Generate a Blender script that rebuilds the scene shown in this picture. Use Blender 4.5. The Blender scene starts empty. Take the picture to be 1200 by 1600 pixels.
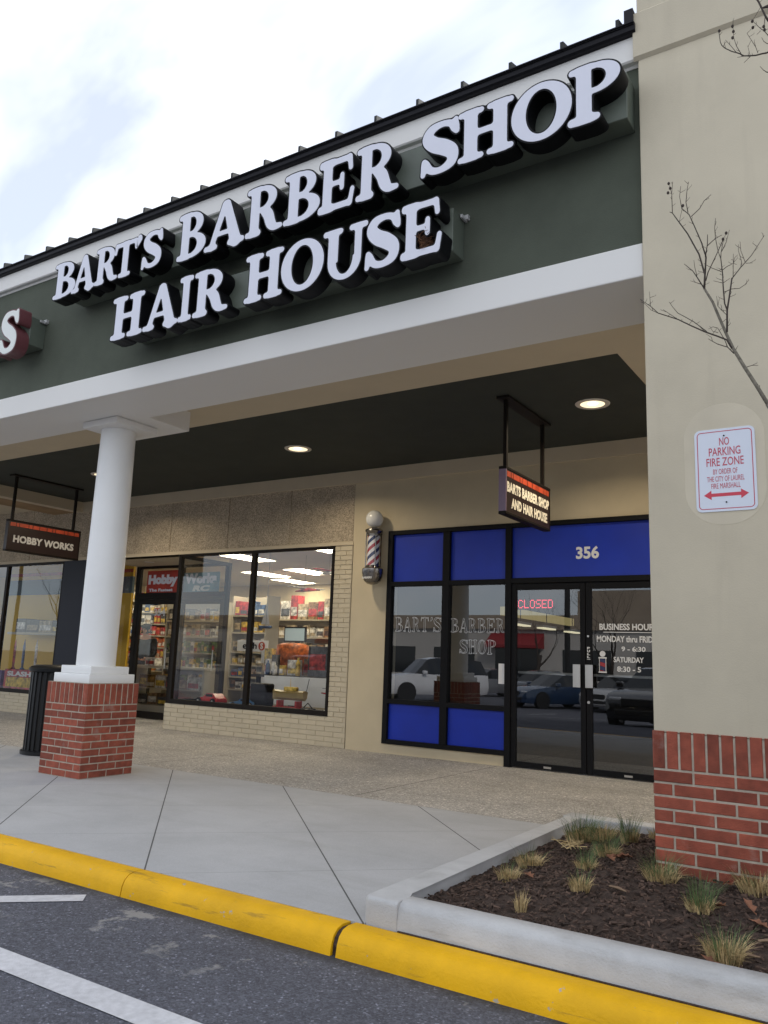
import bpy, bmesh, math, random
import numpy as np
from mathutils import Vector, Matrix
R = math.radians
random.seed(7)
rng = np.random.RandomState(11)
scn = bpy.context.scene
COL = scn.collection

# ---------------------------------------------------------------- camera
def rotm(y, p, r):
    cy, sy, cp, sp, cr, sr = math.cos(y), math.sin(y), math.cos(p), math.sin(p), math.cos(r), math.sin(r)
    f = Vector((-sy*cp, cy*cp, sp)); rt = Vector((cy, sy, 0)); up = rt.cross(f)
    return (cr*rt+sr*up, -sr*rt+cr*up, f)
rt, up, fw = rotm(0.57811622, 0.1821083, 0.0367227)
cam = bpy.data.cameras.new('camera'); cam_o = bpy.data.objects.new('camera', cam); COL.objects.link(cam_o)
cam_o.matrix_world = Matrix(((rt.x, up.x, -fw.x, 0), (rt.y, up.y, -fw.y, 0), (rt.z, up.z, -fw.z, 1.17), (0, 0, 0, 1)))
cam.sensor_fit = 'AUTO'; cam.sensor_width = 36; cam.lens = 1263.48/1600*36
cam.clip_start = .05; cam.clip_end = 3000
scn.camera = cam_o

# ---------------------------------------------------------------- sky and sun (bright thin overcast)
SUN_EL, SUN_ROT = R(36), R(48)
w = bpy.data.worlds.new('World'); scn.world = w; w.use_nodes = True
nt = w.node_tree; nt.nodes.clear()
N = nt.nodes.new; L = nt.links.new
out = N('ShaderNodeOutputWorld'); bg = N('ShaderNodeBackground')
sky = N('ShaderNodeTexSky'); sky.sky_type = 'NISHITA'; sky.sun_disc = False
sky.sun_elevation = SUN_EL; sky.sun_rotation = SUN_ROT
tc = N('ShaderNodeTexCoord'); mp = N('ShaderNodeMapping'); mp.inputs['Rotation'].default_value = (.3, .5, .9)
mp.inputs['Scale'].default_value = (1.2, 3.2, 2.2)
nz = N('ShaderNodeTexNoise'); nz.inputs['Scale'].default_value = 1.5; nz.inputs['Detail'].default_value = 5; nz.inputs['Roughness'].default_value = .5
nz.inputs['Distortion'].default_value = .5
cr = N('ShaderNodeValToRGB'); cr.color_ramp.elements[0].position = .37; cr.color_ramp.elements[1].position = .63
cr.color_ramp.elements[0].color = (.46, .46, .46, 1); cr.color_ramp.elements[1].color = (1, 1, 1, 1)
mix = N('ShaderNodeMix'); mix.data_type = 'RGBA'
mix.inputs[7].default_value = (9.6, 9.9, 10.4, 1)
L(tc.outputs['Generated'], mp.inputs['Vector']); L(mp.outputs['Vector'], nz.inputs['Vector'])
L(nz.outputs['Fac'], cr.inputs['Fac']); L(cr.outputs['Color'], mix.inputs[0])
tint = N('ShaderNodeVectorMath'); tint.operation = 'MULTIPLY'; tint.inputs[1].default_value = (.72, .93, 1.22)      # clean spring air: a bluer gap between the clouds
L(sky.outputs['Color'], tint.inputs[0]); L(tint.outputs[0], mix.inputs[6]); L(mix.outputs[2], bg.inputs['Color'])
bg.inputs['Strength'].default_value = .10
L(bg.outputs['Background'], out.inputs['Surface'])

sun = bpy.data.lights.new('sun', 'SUN'); sun.energy = 2.0; sun.angle = R(10); sun.color = (1, .96, .9)
sun_o = bpy.data.objects.new('sun', sun); COL.objects.link(sun_o)
az = SUN_ROT
sd = Vector((math.sin(az)*math.cos(SUN_EL), math.cos(az)*math.cos(SUN_EL), math.sin(SUN_EL)))
sun_o.rotation_euler = sd.to_track_quat('Z', 'Y').to_euler()
sun_o.location = sd*60

vs = scn.view_settings
vs.view_transform = 'Standard'; vs.look = 'None'; vs.gamma = 1; vs.exposure = .67; vs.use_curve_mapping = False

# ---------------------------------------------------------------- helpers
def tag(o, label=None, cat=None, group=None, kind=None):
    if label: o['label'] = label
    if cat: o['category'] = cat
    if group: o['group'] = group
    if kind: o['kind'] = kind
    return o
def empty(name, loc=(0, 0, 0), label=None, cat=None, group=None, rz=0):
    o = bpy.data.objects.new(name, None); COL.objects.link(o); o.location = loc; o.rotation_euler = (0, 0, rz)
    o.empty_display_size = .2
    return tag(o, label, cat, group)
def copy_tree(o, parent=None):
    c = o.copy(); COL.objects.link(c); c.parent = parent
    for ch in o.children: copy_tree(ch, c)
    return c

def W(o):
    return (W(o.parent) @ o.matrix_parent_inverse if o.parent else Matrix()) @ o.matrix_basis
def attach(o, parent):          # keep the child where it was modelled (world coordinates)
    o.parent = parent; o.matrix_parent_inverse = W(parent).inverted(); return o
class MB:
    """collects shapes, builds them as one mesh object"""
    def __init__(s): s.bm = bmesh.new()
    def box(s, x0, x1, y0, y1, z0, z1, bev=0, seg=2, M=None):
        vs = [s.bm.verts.new((x, y, z)) for x in (x0, x1) for y in (y0, y1) for z in (z0, z1)]
        fs = [s.bm.faces.new([vs[i] for i in q]) for q in ((0, 1, 3, 2), (4, 6, 7, 5), (0, 4, 5, 1), (2, 3, 7, 6), (0, 2, 6, 4), (1, 5, 7, 3))]
        if bev:
            es = set(e for f in fs for e in f.edges)
            r = bmesh.ops.bevel(s.bm, geom=list(es), offset=bev, segments=seg, affect='EDGES', profile=.5)
            vs = list(set(v for f in r['faces'] for v in f.verts) | set(v for v in vs if v.is_valid))
        if M is not None:
            for v in vs: v.co = M @ v.co
        return s
    def quad(s, a, b, c, d):
        s.bm.faces.new([s.bm.verts.new(p) for p in (a, b, c, d)]); return s
    def poly(s, pts):
        s.bm.faces.new([s.bm.verts.new(p) for p in pts]); return s
    def tube(s, pts, rad, n=8, cap=True):
        pts = [Vector(p) for p in pts]
        if not hasattr(rad, '__len__'): rad = [rad]*len(pts)
        rad = [float(r) for r in rad]; rings = []; ref = None
        for i, p in enumerate(pts):
            a = pts[max(i-1, 0)]; b = pts[min(i+1, len(pts)-1)]
            t = (b-a).normalized()
            if ref is None:
                ref = Vector((0, 0, 1)) if abs(t.z) < .9 else Vector((1, 0, 0))
            u = t.cross(ref).normalized(); v = u.cross(t).normalized(); ref = v
            rings.append([s.bm.verts.new(p+rad[i]*(math.cos(2*math.pi*k/n)*u+math.sin(2*math.pi*k/n)*v)) for k in range(n)])
        for r0, r1 in zip(rings, rings[1:]):
            for k in range(n): s.bm.faces.new((r0[k], r0[(k+1) % n], r1[(k+1) % n], r1[k]))
        if cap and n > 2:
            s.bm.faces.new(rings[0][::-1]); s.bm.faces.new(rings[-1])
        return s
    def lathe(s, prof, c=(0, 0, 0), n=32, cap=True):
        rings = []
        for r, z in prof:
            rings.append([s.bm.verts.new((c[0]+r*math.cos(2*math.pi*k/n), c[1]+r*math.sin(2*math.pi*k/n), c[2]+z)) for k in range(n)])
        for r0, r1 in zip(rings, rings[1:]):
            for k in range(n): s.bm.faces.new((r0[k], r0[(k+1) % n], r1[(k+1) % n], r1[k]))
        if cap:
            s.bm.faces.new(rings[0][::-1]); s.bm.faces.new(rings[-1])
        return s
    def prism_x(s, prof, x0, x1):      # profile of (y,z)
        a = [s.bm.verts.new((x0, y, z)) for y, z in prof]; b = [s.bm.verts.new((x1, y, z)) for y, z in prof]
        n = len(prof)
        for k in range(n): s.bm.faces.new((a[k], a[(k+1) % n], b[(k+1) % n], b[k]))
        s.bm.faces.new(a[::-1]); s.bm.faces.new(b); return s
    def sphere(s, c, r, u=16, v=10, sc=(1, 1, 1)):
        m = Matrix.Translation(c) @ Matrix.Diagonal((r*sc[0], r*sc[1], r*sc[2], 1))
        bmesh.ops.create_uvsphere(s.bm, u_segments=u, v_segments=v, radius=1, matrix=m); return s
    def build(s, name, mat, parent=None, smooth=False, loc=None):
        bmesh.ops.recalc_face_normals(s.bm, faces=s.bm.faces[:])
        me = bpy.data.meshes.new(name); s.bm.to_mesh(me); s.bm.free()
        if mat: me.materials.append(mat)
        if smooth:
            for p in me.polygons: p.use_smooth = True
        o = bpy.data.objects.new(name, me); COL.objects.link(o)
        if loc: o.location = loc
        if parent: attach(o, parent)
        return o
def autosmooth(o, ang=35):
    me = o.data
    for p in me.polygons: p.use_smooth = True
    bm = bmesh.new(); bm.from_mesh(me)
    for e in bm.edges:
        if len(e.link_faces) == 2 and e.calc_face_angle(0) > R(ang): e.smooth = False
    bm.to_mesh(me); bm.free(); return o

# ---------------------------------------------------------------- materials
MATS = {}
def mat(name, col, rough=.6, metal=0, var=0, vscale=8, bump=0, bscale=40, spec=None, coat=0, emit=None, estr=0, island=0, speck=None, dirt=0, stain=None, stain2=None):
    m = bpy.data.materials.new(name); m.use_nodes = True; t = m.node_tree
    b = t.nodes['Principled BSDF']; N = t.nodes.new; L = t.links.new
    b.inputs['Base Color'].default_value = (*col, 1); b.inputs['Roughness'].default_value = rough; b.inputs['Metallic'].default_value = metal
    if spec is not None: b.inputs['Specular IOR Level'].default_value = spec
    if coat: b.inputs['Coat Weight'].default_value = coat; b.inputs['Coat Roughness'].default_value = .05
    if emit: b.inputs['Emission Color'].default_value = (*emit, 1); b.inputs['Emission Strength'].default_value = estr
    tc = N('ShaderNodeTexCoord'); cur = None
    def mul(prev, fac):
        mx = N('ShaderNodeMix'); mx.data_type = 'RGBA'; mx.blend_type = 'MULTIPLY'; mx.inputs[0].default_value = 1
        if prev is None: mx.inputs[6].default_value = (*col, 1)
        else: L(prev, mx.inputs[6])
        L(fac, mx.inputs[7]); return mx.outputs[2]
    def ramp(src, lo, hi, p0=.3, p1=.7):
        mr = N('ShaderNodeMapRange'); mr.inputs[1].default_value = p0; mr.inputs[2].default_value = p1
        mr.inputs[3].default_value = lo; mr.inputs[4].default_value = hi; L(src, mr.inputs[0]); return mr.outputs[0]
    def noise(sc, det=4, rou=.55):
        n = N('ShaderNodeTexNoise'); n.inputs['Scale'].default_value = sc; n.inputs['Detail'].default_value = det; n.inputs['Roughness'].default_value = rou
        L(tc.outputs['Object'], n.inputs['Vector']); return n
    if island:
        g = N('ShaderNodeNewGeometry'); cur = mul(cur, ramp(g.outputs['Random Per Island'], 1-island, 1+island, 0, 1))
    if var:
        cur = mul(cur, ramp(noise(vscale).outputs['Fac'], 1-var, 1+var))
    if dirt:
        cur = mul(cur, ramp(noise(1.3, 8, .7).outputs['Fac'], 1-dirt, 1, .35, .55))
    if speck:
        for sc, lo, hi, *pp in speck:
            v = N('ShaderNodeTexVoronoi'); v.inputs['Scale'].default_value = sc; L(tc.outputs['Object'], v.inputs['Vector'])
            sp = N('ShaderNodeSeparateColor'); L(v.outputs['Color'], sp.inputs[0])
            cur = mul(cur, ramp(sp.outputs[0], lo, hi, *(pp or (0, 1))))
    for st in (stain, stain2):          # scuffs, streaks and chips with a shape of their own
        if not st: continue
        sc, ns, p0, p1, scol, amt = st
        mp = N('ShaderNodeMapping'); mp.inputs['Scale'].default_value = sc; L(tc.outputs['Object'], mp.inputs['Vector'])
        n = N('ShaderNodeTexNoise'); n.inputs['Scale'].default_value = ns; n.inputs['Detail'].default_value = 9; n.inputs['Roughness'].default_value = .65; L(mp.outputs['Vector'], n.inputs['Vector'])
        mx = N('ShaderNodeMix'); mx.data_type = 'RGBA'; mx.inputs[7].default_value = (*scol, 1)
        if cur is None: mx.inputs[6].default_value = (*col, 1)
        else: L(cur, mx.inputs[6])
        L(ramp(n.outputs['Fac'], 0, amt, p0, p1), mx.inputs[0]); cur = mx.outputs[2]
    if cur is not None: L(cur, b.inputs['Base Color'])
    if bump:
        bp = N('ShaderNodeBump'); bp.inputs['Strength'].default_value = bump; bp.inputs['Distance'].default_value = .01
        L(noise(bscale, 5, .6).outputs['Fac'], bp.inputs['Height']); L(bp.outputs['Normal'], b.inputs['Normal'])
    MATS[name] = m; return m
def glass_mat(name, tint, ior, boost=1.0):
    m = bpy.data.materials.new(name); m.use_nodes = True; t = m.node_tree; t.nodes.clear()
    N = t.nodes.new; L = t.links.new
    o = N('ShaderNodeOutputMaterial'); mx = N('ShaderNodeMixShader'); tr = N('ShaderNodeBsdfTransparent'); gl = N('ShaderNodeBsdfGlossy')
    tr.inputs['Color'].default_value = (*tint, 1); gl.inputs['Roughness'].default_value = 0; gl.inputs['Color'].default_value = (1, 1, 1, 1)
    fr = N('ShaderNodeFresnel'); ge = N('ShaderNodeNewGeometry')
    io = N('ShaderNodeMapRange'); io.inputs[3].default_value = ior; io.inputs[4].default_value = 1/ior     # same reflectance from both sides of the pane
    L(ge.outputs['Backfacing'], io.inputs[0]); L(io.outputs[0], fr.inputs['IOR'])
    ma = N('ShaderNodeMath'); ma.operation = 'MULTIPLY'; ma.inputs[1].default_value = boost; ma.use_clamp = True
    tc = N('ShaderNodeTexCoord'); nz = N('ShaderNodeTexNoise'); nz.inputs['Scale'].default_value = 1.1; nz.inputs['Detail'].default_value = 1
    bp = N('ShaderNodeBump'); bp.inputs['Strength'].default_value = .02; bp.inputs['Distance'].default_value = .02
    L(tc.outputs['Object'], nz.inputs['Vector']); L(nz.outputs['Fac'], bp.inputs['Height']); L(bp.outputs['Normal'], gl.inputs['Normal'])
    L(fr.outputs['Fac'], ma.inputs[0]); L(ma.outputs[0], mx.inputs['Fac']); L(tr.outputs[0], mx.inputs[1]); L(gl.outputs[0], mx.inputs[2]); L(mx.outputs[0], o.inputs['Surface'])
    return m

M_green = mat('green_stucco', (.077, .089, .064), .85, var=.10, vscale=2.5, bump=.25, bscale=90, dirt=.12)
M_white = mat('white_trim_paint', (.78, .765, .73), .6, var=.012, vscale=.7, bump=.04, bscale=60, spec=.25)
M_colwhite = mat('white_column_paint', (.80, .80, .785), .42, var=.02, vscale=2, dirt=.04)
M_soffit = mat('dark_green_soffit', (.030, .034, .026), .8, var=.12, vscale=3, bump=.15, bscale=80)
M_border = mat('beige_soffit_border', (.56, .475, .34), .8, var=.04, vscale=2, bump=.1, bscale=80)
M_beige = mat('beige_stucco_wall', (.56, .475, .325), .85, var=.05, vscale=2.2, bump=.25, bscale=110, dirt=.05)
M_pier = mat('beige_pier_stucco', (.585, .52, .39), .88, var=.06, vscale=1.1, bump=.14, bscale=120, dirt=.07, stain=((2.5, 2.5, .22), 2.2, .55, .75, (.36, .31, .23), .22))
M_panel = mat('pebble_panel', (.47, .39, .285), .9, var=.12, vscale=4, bump=.9, bscale=120, speck=[(90, .55, 1.35)])
M_brown = mat('orange_lit_brown_ceiling', (.30, .19, .09), .8, var=.2, vscale=3)  # brown underside, with the orange light on it put into the colour
M_brick = mat('red_brick', (.262, .064, .036), .88, var=.24, vscale=14, bump=.5, bscale=160, island=.26, stain=((1, 1, 1), 5, .60, .72, (.42, .36, .31), .30))
M_mortar = mat('pale_mortar', (.44, .38, .30), .95, var=.18, vscale=20, bump=.5, bscale=200)
M_pbrick = mat('cream_painted_brick', (.54, .47, .34), .6, var=.05, vscale=6, bump=.3, bscale=90, island=.04)
M_pmort = mat('cream_painted_joint', (.45, .39, .285), .8, var=.05)
M_black = mat('black_aluminium', (.008, .008, .009), .5, spec=.1)
M_bronze = mat('dark_bronze_frame', (.014, .011, .009), .5, spec=.12)
M_blackp = mat('black_return', (.005, .005, .006), .5, spec=.15)
M_face = mat('white_acrylic', (.70, .71, .79), .35, var=.015, vscale=3)
M_face2 = mat('cream_acrylic', (.72, .74, .70), .35)
M_maroon = mat('maroon_return', (.13, .04, .045), .4)
M_race = mat('green_raceway', (.10, .118, .092), .5, var=.1, vscale=6)
M_blue = mat('blue_panel', (.004, .026, .36), .38, var=.12, vscale=2.2, spec=.4)
M_gutter = mat('dark_bronze_gutter', (.010, .0095, .013), .5, spec=.2)
M_roof = mat('grey_green_metal_roof', (.035, .038, .037), .6, spec=.2)
M_yellow = mat('yellow_kerb_paint', (.78, .42, .004), .55, spec=.25, var=.08, vscale=5, bump=.3, bscale=70, dirt=.14, stain=((.9, 5, 9), 2.6, .60, .68, (.18, .11, .03), .55), stain2=((3, 3, 3), 4.5, .655, .675, (.38, .36, .32), .9))
M_kerb = mat('grey_concrete_kerb', (.50, .495, .485), .85, var=.08, vscale=5, bump=.4, bscale=110, dirt=.16, stain=((1, 1, 6), 2.5, .56, .72, (.22, .20, .17), .45))
M_line = mat('worn_white_marking', (.60, .60, .62), .7, var=.12, vscale=30, bump=.3, bscale=150, dirt=.15)
M_mulch = mat('dark_mulch', (.048, .030, .022), .95, var=.5, vscale=40, bump=1, bscale=60)
M_chip = mat('bark_chip', (.075, .046, .033), .9, var=.3, vscale=20, island=.6)
M_straw = mat('dry_straw_blade', (.50, .37, .18), .8, island=.35)
M_blade = mat('green_blade', (.10, .15, .05), .7, island=.4)
M_bark = mat('grey_bark', (.17, .15, .115), .9, var=.35, vscale=60, bump=.5, bscale=200)
M_twig = mat('brown_twig', (.055, .042, .034), .9)
M_bin = mat('black_bin_steel', (.008, .009, .010), .4, spec=.3)
M_navy = mat('dark_navy_panel', (.014, .016, .026), .5, spec=.2)
M_metal = mat('brushed_steel', (.55, .53, .49), .32, metal=1)
M_chrome = mat('aged_chrome', (.28, .26, .24), .25, metal=1)
M_signbox = mat('dark_maroon_box', (.018, .008, .008), .4)
M_signend = mat('faded_plum_end', (.20, .14, .20), .5)
M_signred = mat('red_stripe', (.42, .055, .02), .5, var=.25, vscale=9)
M_signtext = mat('cream_sign_text', (.82, .76, .62), .5)
M_greytext = mat('grey_sign_text', (.52, .51, .50), .5)
M_signwhite = mat('reflective_white', (.66, .70, .78), .4)
M_signpink = mat('faded_red_ink', (.50, .075, .11), .5)
M_vinyl = mat('white_vinyl', (.68, .68, .68), .5)
M_vgrey = mat('grey_etched_vinyl', (.52, .54, .57), .5)
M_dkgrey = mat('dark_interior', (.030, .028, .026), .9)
M_red = mat('red_stripe_enamel', (.33, .025, .03), .3)
M_nvy = mat('navy_stripe_enamel', (.02, .03, .10), .3)
M_wht = mat('white_enamel', (.72, .72, .72), .3)
M_globe = mat('milk_glass_globe', (.66, .66, .64), .18)
M_lampw = mat('warm_lamp', (1, .9, .7), .5, emit=(1, .82, .52), estr=.8)
M_lampb = mat('lamp_bulb', (1, .9, .7), .5, emit=(1, .92, .74), estr=4)
M_ring = mat('painted_trim_ring', (.62, .57, .50), .4)
M_led = mat('red_led', (.3, 0, 0), .4, emit=(1, .05, .10), estr=3.2)
M_troff = mat('troffer_diffuser', (.9, .9, .9), .5, emit=(1, .88, .64), estr=13)
M_troffdim = mat('dim_troffer_diffuser', (.9, .9, .9), .5, emit=(1, .88, .55), estr=.9)
G_clear = glass_mat('clear_glass', (.93, .94, .92), 1.5, 1.5)
G_dark = glass_mat('tinted_glass', (.42, .44, .46), 1.55, 2.7)

# ---------------------------------------------------------------- text
def text_bm(s, bold=0, spacing=1.0):
    c = bpy.data.curves.new('t', 'FONT'); c.body = s; c.size = 1; c.offset = bold; c.space_character = spacing; c.fill_mode = 'FRONT'; c.resolution_u = 3
    o = bpy.data.objects.new('t', c); COL.objects.link(o)
    dg = bpy.context.evaluated_depsgraph_get(); me = bpy.data.meshes.new_from_object(o.evaluated_get(dg))
    bpy.data.objects.remove(o); bpy.data.curves.remove(c)
    co = np.array([v.co[:2] for v in me.vertices]); fs = [list(p.vertices) for p in me.polygons]
    bpy.data.meshes.remove(me); return co, fs
def text(name, s, x0, x1, z0, z1, org, right, m, parent, bold=.02, th=.002, up=(0, 0, 1), slant=0, spacing=1.0):
    """flat lettering filling [x0,x1] x [z0,z1] in the frame org + x*right + z*up; th = thickness towards the viewer"""
    co, fs = text_bm(s, bold, spacing)
    mn = co.min(0); mx = co.max(0); n = (co-mn)/(mx-mn)
    Rv = Vector(right); U = Vector(up); nrm = Rv.cross(U); O = Vector(org)
    bm = bmesh.new()
    P = [O+Rv*(x0+a*(x1-x0)+slant*b*(z1-z0))+U*(z0+b*(z1-z0)) for a, b in n]
    vb = [bm.verts.new(p) for p in P]
    for f in fs:
        try: bm.faces.new([vb[i] for i in f])
        except ValueError: pass
    r = bmesh.ops.extrude_face_region(bm, geom=bm.faces[:])
    for v in r['geom']:
        if isinstance(v, bmesh.types.BMVert): v.co += nrm*th
    mb = MB(); mb.bm.free(); mb.bm = bm
    return mb.build(name, m, parent)

# ---------------------------------------------------------------- slab-serif glyphs from distance fields
GX, GY = np.meshgrid(np.linspace(-.15, 1.2, 150), np.linspace(-.12, 1.12, 138))
def smin(a, b, k=.05):
    h = np.clip(.5+.5*(b-a)/k, 0, 1); return b*(1-h)+a*h-k*h*(1-h)
def rb(cx, cy, hx, hy, r=.03):
    qx = np.abs(GX-cx)-hx+r; qy = np.abs(GY-cy)-hy+r
    return np.hypot(np.maximum(qx, 0), np.maximum(qy, 0))+np.minimum(np.maximum(qx, qy), 0)-r
def cone(a, b, ra, rb_):
    ax, ay = a; bx, by = b; dx, dy = bx-ax, by-ay
    t = np.clip(((GX-ax)*dx+(GY-ay)*dy)/(dx*dx+dy*dy), 0, 1)
    return np.hypot(GX-ax-t*dx, GY-ay-t*dy)-(ra+t*(rb_-ra))
def ell(cx, cy, a, b):
    px, py = GX-cx, GY-cy
    k0 = np.hypot(px/a, py/b)+1e-6; k1 = np.hypot(px/a/a, py/b/b)+1e-6
    return k0*(k0-1)/k1
def path(pts):
    d = None
    for (x0, y0, r0), (x1, y1, r1) in zip(pts, pts[1:]):
        c = cone((x0, y0), (x1, y1), r0, r1); d = c if d is None else np.minimum(d, c)
    return d
def spline(pts, n=8):
    o = []; P = [pts[0]]+list(pts)+[pts[-1]]
    for i in range(1, len(P)-2):
        p0, p1, p2, p3 = [np.array(P[j], float) for j in (i-1, i, i+1, i+2)]
        for k in range(n):
            t = k/n; o.append(.5*((2*p1)+(-p0+p2)*t+(2*p0-5*p1+4*p2-p3)*t*t+(-p0+3*p1-3*p2+p3)*t**3))
    o.append(np.array(pts[-1], float)); return o
def U(*ds, k=.06):
    d = ds[0]
    for e in ds[1:]: d = smin(d, e, k)
    return d
def bowl(cy, b, a, x=.45):     # half-disc to the right of the stem
    return np.maximum(np.minimum(rb((.2+x)/2, cy, (x-.2)/2, b, .01), np.maximum(ell(x, cy, a, b), x-.01-GX)), .2-GX)
def glyph(ch):
    st, se = .118, .052
    if ch == 'I': return U(rb(.5, .5, st, .5), rb(.5, .05, .25, se, .05), rb(.5, .95, .25, se, .05)), .25, .75
    if ch == 'H': return U(rb(.23, .5, st, .5), rb(.77, .5, st, .5), rb(.5, .52, .3, .055, .01), rb(.23, .05, .235, se, .05), rb(.23, .95, .235, se, .05), rb(.77, .05, .235, se, .05), rb(.77, .95, .235, se, .05)), 0, 1
    if ch == 'T': return U(rb(.5, .5, st, .5), rb(.5, .945, .46, .058, .03), cone((.085, .93), (.05, .74), .05, .045), cone((.915, .93), (.95, .74), .05, .045), rb(.5, .05, .25, se, .05)), 0, 1
    if ch == 'A':
        d = U(cone((.17, .06), (.47, .92), .06, .075), cone((.80, .06), (.52, .92), .13, .085), rb(.15, .05, .17, se, .05), rb(.81, .05, .21, se, .05))
        return smin(d, rb(.46, .31, .24, .045, .01), .03), 0, 1.0
    if ch == 'E': return U(rb(.24, .5, st, .5), rb(.44, .945, .42, .055, .04), rb(.46, .055, .44, .055, .04), rb(.45, .52, .2, .045, .02), rb(.22, .05, .21, se, .05), rb(.22, .95, .21, se, .05),
                          cone((.84, .94), (.87, .74), .055, .05), cone((.88, .06), (.93, .3), .055, .05), cone((.64, .64), (.64, .4), .05, .05)), 0, 1
    if ch in 'BPR':
        top = bowl(.735 if ch != 'B' else .75, .265 if ch != 'B' else .25, .40 if ch != 'B' else .36, .42)
        d = U(rb(.25, .5, st, .5), rb(.22, .05, .21, se, .05), rb(.22, .95, .21, se, .05), k=.06)
        d = smin(d, top, .03)
        if ch == 'B':
            d = smin(d, bowl(.265, .265, .46, .44), .03)
            h1 = np.minimum(rb(.425, .75, .06, .165, .02), np.maximum(ell(.42, .75, .155, .165), .38-GX)); h2 = np.minimum(rb(.425, .275, .06, .185, .02), np.maximum(ell(.42, .275, .22, .185), .38-GX))
            return np.maximum(np.maximum(d, -h1), -h2), 0, .9
        h = np.minimum(rb(.425, .735, .06, .175, .02), np.maximum(ell(.42, .735, .19, .175), .38-GX))
        if ch == 'R':
            leg = path(spline([(.50, .48, .09), (.62, .36, .12), (.70, .18, .115), (.80, .075, .075), (.97, .06, .045)]))
            d = smin(d, leg, .04); return np.maximum(d, -h), 0, 1.02
        d = smin(d, rb(.25, .05, .25, se, .05), .06)
        return np.maximum(d, -h), 0, .82
    if ch == 'O': return np.maximum(ell(.5, .5, .5, .515), -ell(.5, .5, .265, .405)), 0, 1
    if ch == 'U':
        ring = np.maximum(ell(.5, .36, .37, .375), -ell(.5, .40, .20, .32)); ring = np.maximum(ring, GY-.40)
        return U(np.minimum(ring, np.minimum(rb(.235, .66, .108, .31, .02), rb(.80, .66, .07, .31, .02))), rb(.22, .95, .22, se, .05), rb(.80, .95, .2, se, .05)), 0, 1
    if ch == 'S':
        s = path(spline([(.80, .80, .075), (.70, .91, .06), (.50, .945, .058), (.28, .89, .09), (.20, .74, .125), (.34, .59, .14), (.58, .47, .145), (.76, .33, .13), (.74, .15, .10), (.52, .055, .06), (.30, .085, .065), (.17, .22, .08)]))
        return U(s, cone((.83, .95), (.86, .72), .05, .05), cone((.12, .30), (.10, .05), .05, .05), k=.07), .05, .92
    if ch == "'": return U(cone((.52, .90), (.42, .72), .11, .03), k=.05), .3, .65
def contours(d, iso=0.0):
    """marching squares -> closed polylines"""
    f = d-iso; H, W = f.shape; segs = {}
    def ip(i0, j0, i1, j1):
        a, b = f[i0, j0], f[i1, j1]; t = a/(a-b)
        return (GX[i0, j0]+t*(GX[i1, j1]-GX[i0, j0]), GY[i0, j0]+t*(GY[i1, j1]-GY[i0, j0]))
    pt = {}; nxt = {}
    ins = f < 0
    act = np.argwhere(~((ins[:-1, :-1] == ins[1:, :-1]) & (ins[:-1, :-1] == ins[:-1, 1:]) & (ins[:-1, :-1] == ins[1:, 1:])))
    adj = {}
    for i, j in act:
        c = [(i, j), (i, j+1), (i+1, j+1), (i+1, j)]; e = []
        for k in range(4):
            a, b = c[k], c[(k+1) % 4]
            if ins[a] != ins[b]:
                key = (min(a, b), max(a, b))
                if key not in pt: pt[key] = ip(*key[0], *key[1])
                e.append(key)
        for a, b in zip(e[::2], e[1::2]):
            adj.setdefault(a, []).append(b); adj.setdefault(b, []).append(a)
    seen = set(); loops = []
    for s in adj:
        if s in seen: continue
        lp = [s]; seen.add(s); cur = s
        while True:
            n = [q for q in adj[cur] if q not in seen]
            if not n: break
            cur = n[0]; seen.add(cur); lp.append(cur)
        if len(lp) > 8:
            P = np.array([pt[q] for q in lp])
            for _ in range(2): P = .25*np.roll(P, 1, 0)+.5*P+.25*np.roll(P, -1, 0)
            loops.append(P[::2] if len(P) > 60 else P)
    return loops
def loops_mesh(loops, depth):
    """filled outline in x,z plane, facing -y, extruded back by depth"""
    c = bpy.data.curves.new('g', 'CURVE'); c.dimensions = '2D'; c.fill_mode = 'BOTH'; c.extrude = depth/2
    for P in loops:
        s = c.splines.new('POLY'); s.points.add(len(P)-1); s.use_cyclic_u = True
        for k, (x, y) in enumerate(P): s.points[k].co = (x, y, 0, 1)
    o = bpy.data.objects.new('g', c); COL.objects.link(o)
    dg = bpy.context.evaluated_depsgraph_get(); me = bpy.data.meshes.new_from_object(o.evaluated_get(dg))
    bpy.data.objects.remove(o); bpy.data.curves.remove(c)
    me.transform(Matrix(((1, 0, 0, 0), (0, 0, -1, depth/2), (0, 1, 0, 0), (0, 0, 0, 1))))
    return me
_gl = {}
def glyph_mesh(ch, iso, depth, m, outline=0):
    key = (ch, iso, depth, m.name, outline)
    if key not in _gl:
        d, a, b = glyph(ch)
        if outline: d = np.abs(d+outline)-outline*.5
        me = loops_mesh(contours(d, iso), depth); me.materials.clear(); me.materials.append(m); _gl[key] = (me, a, b)
    return _gl[key]

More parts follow.
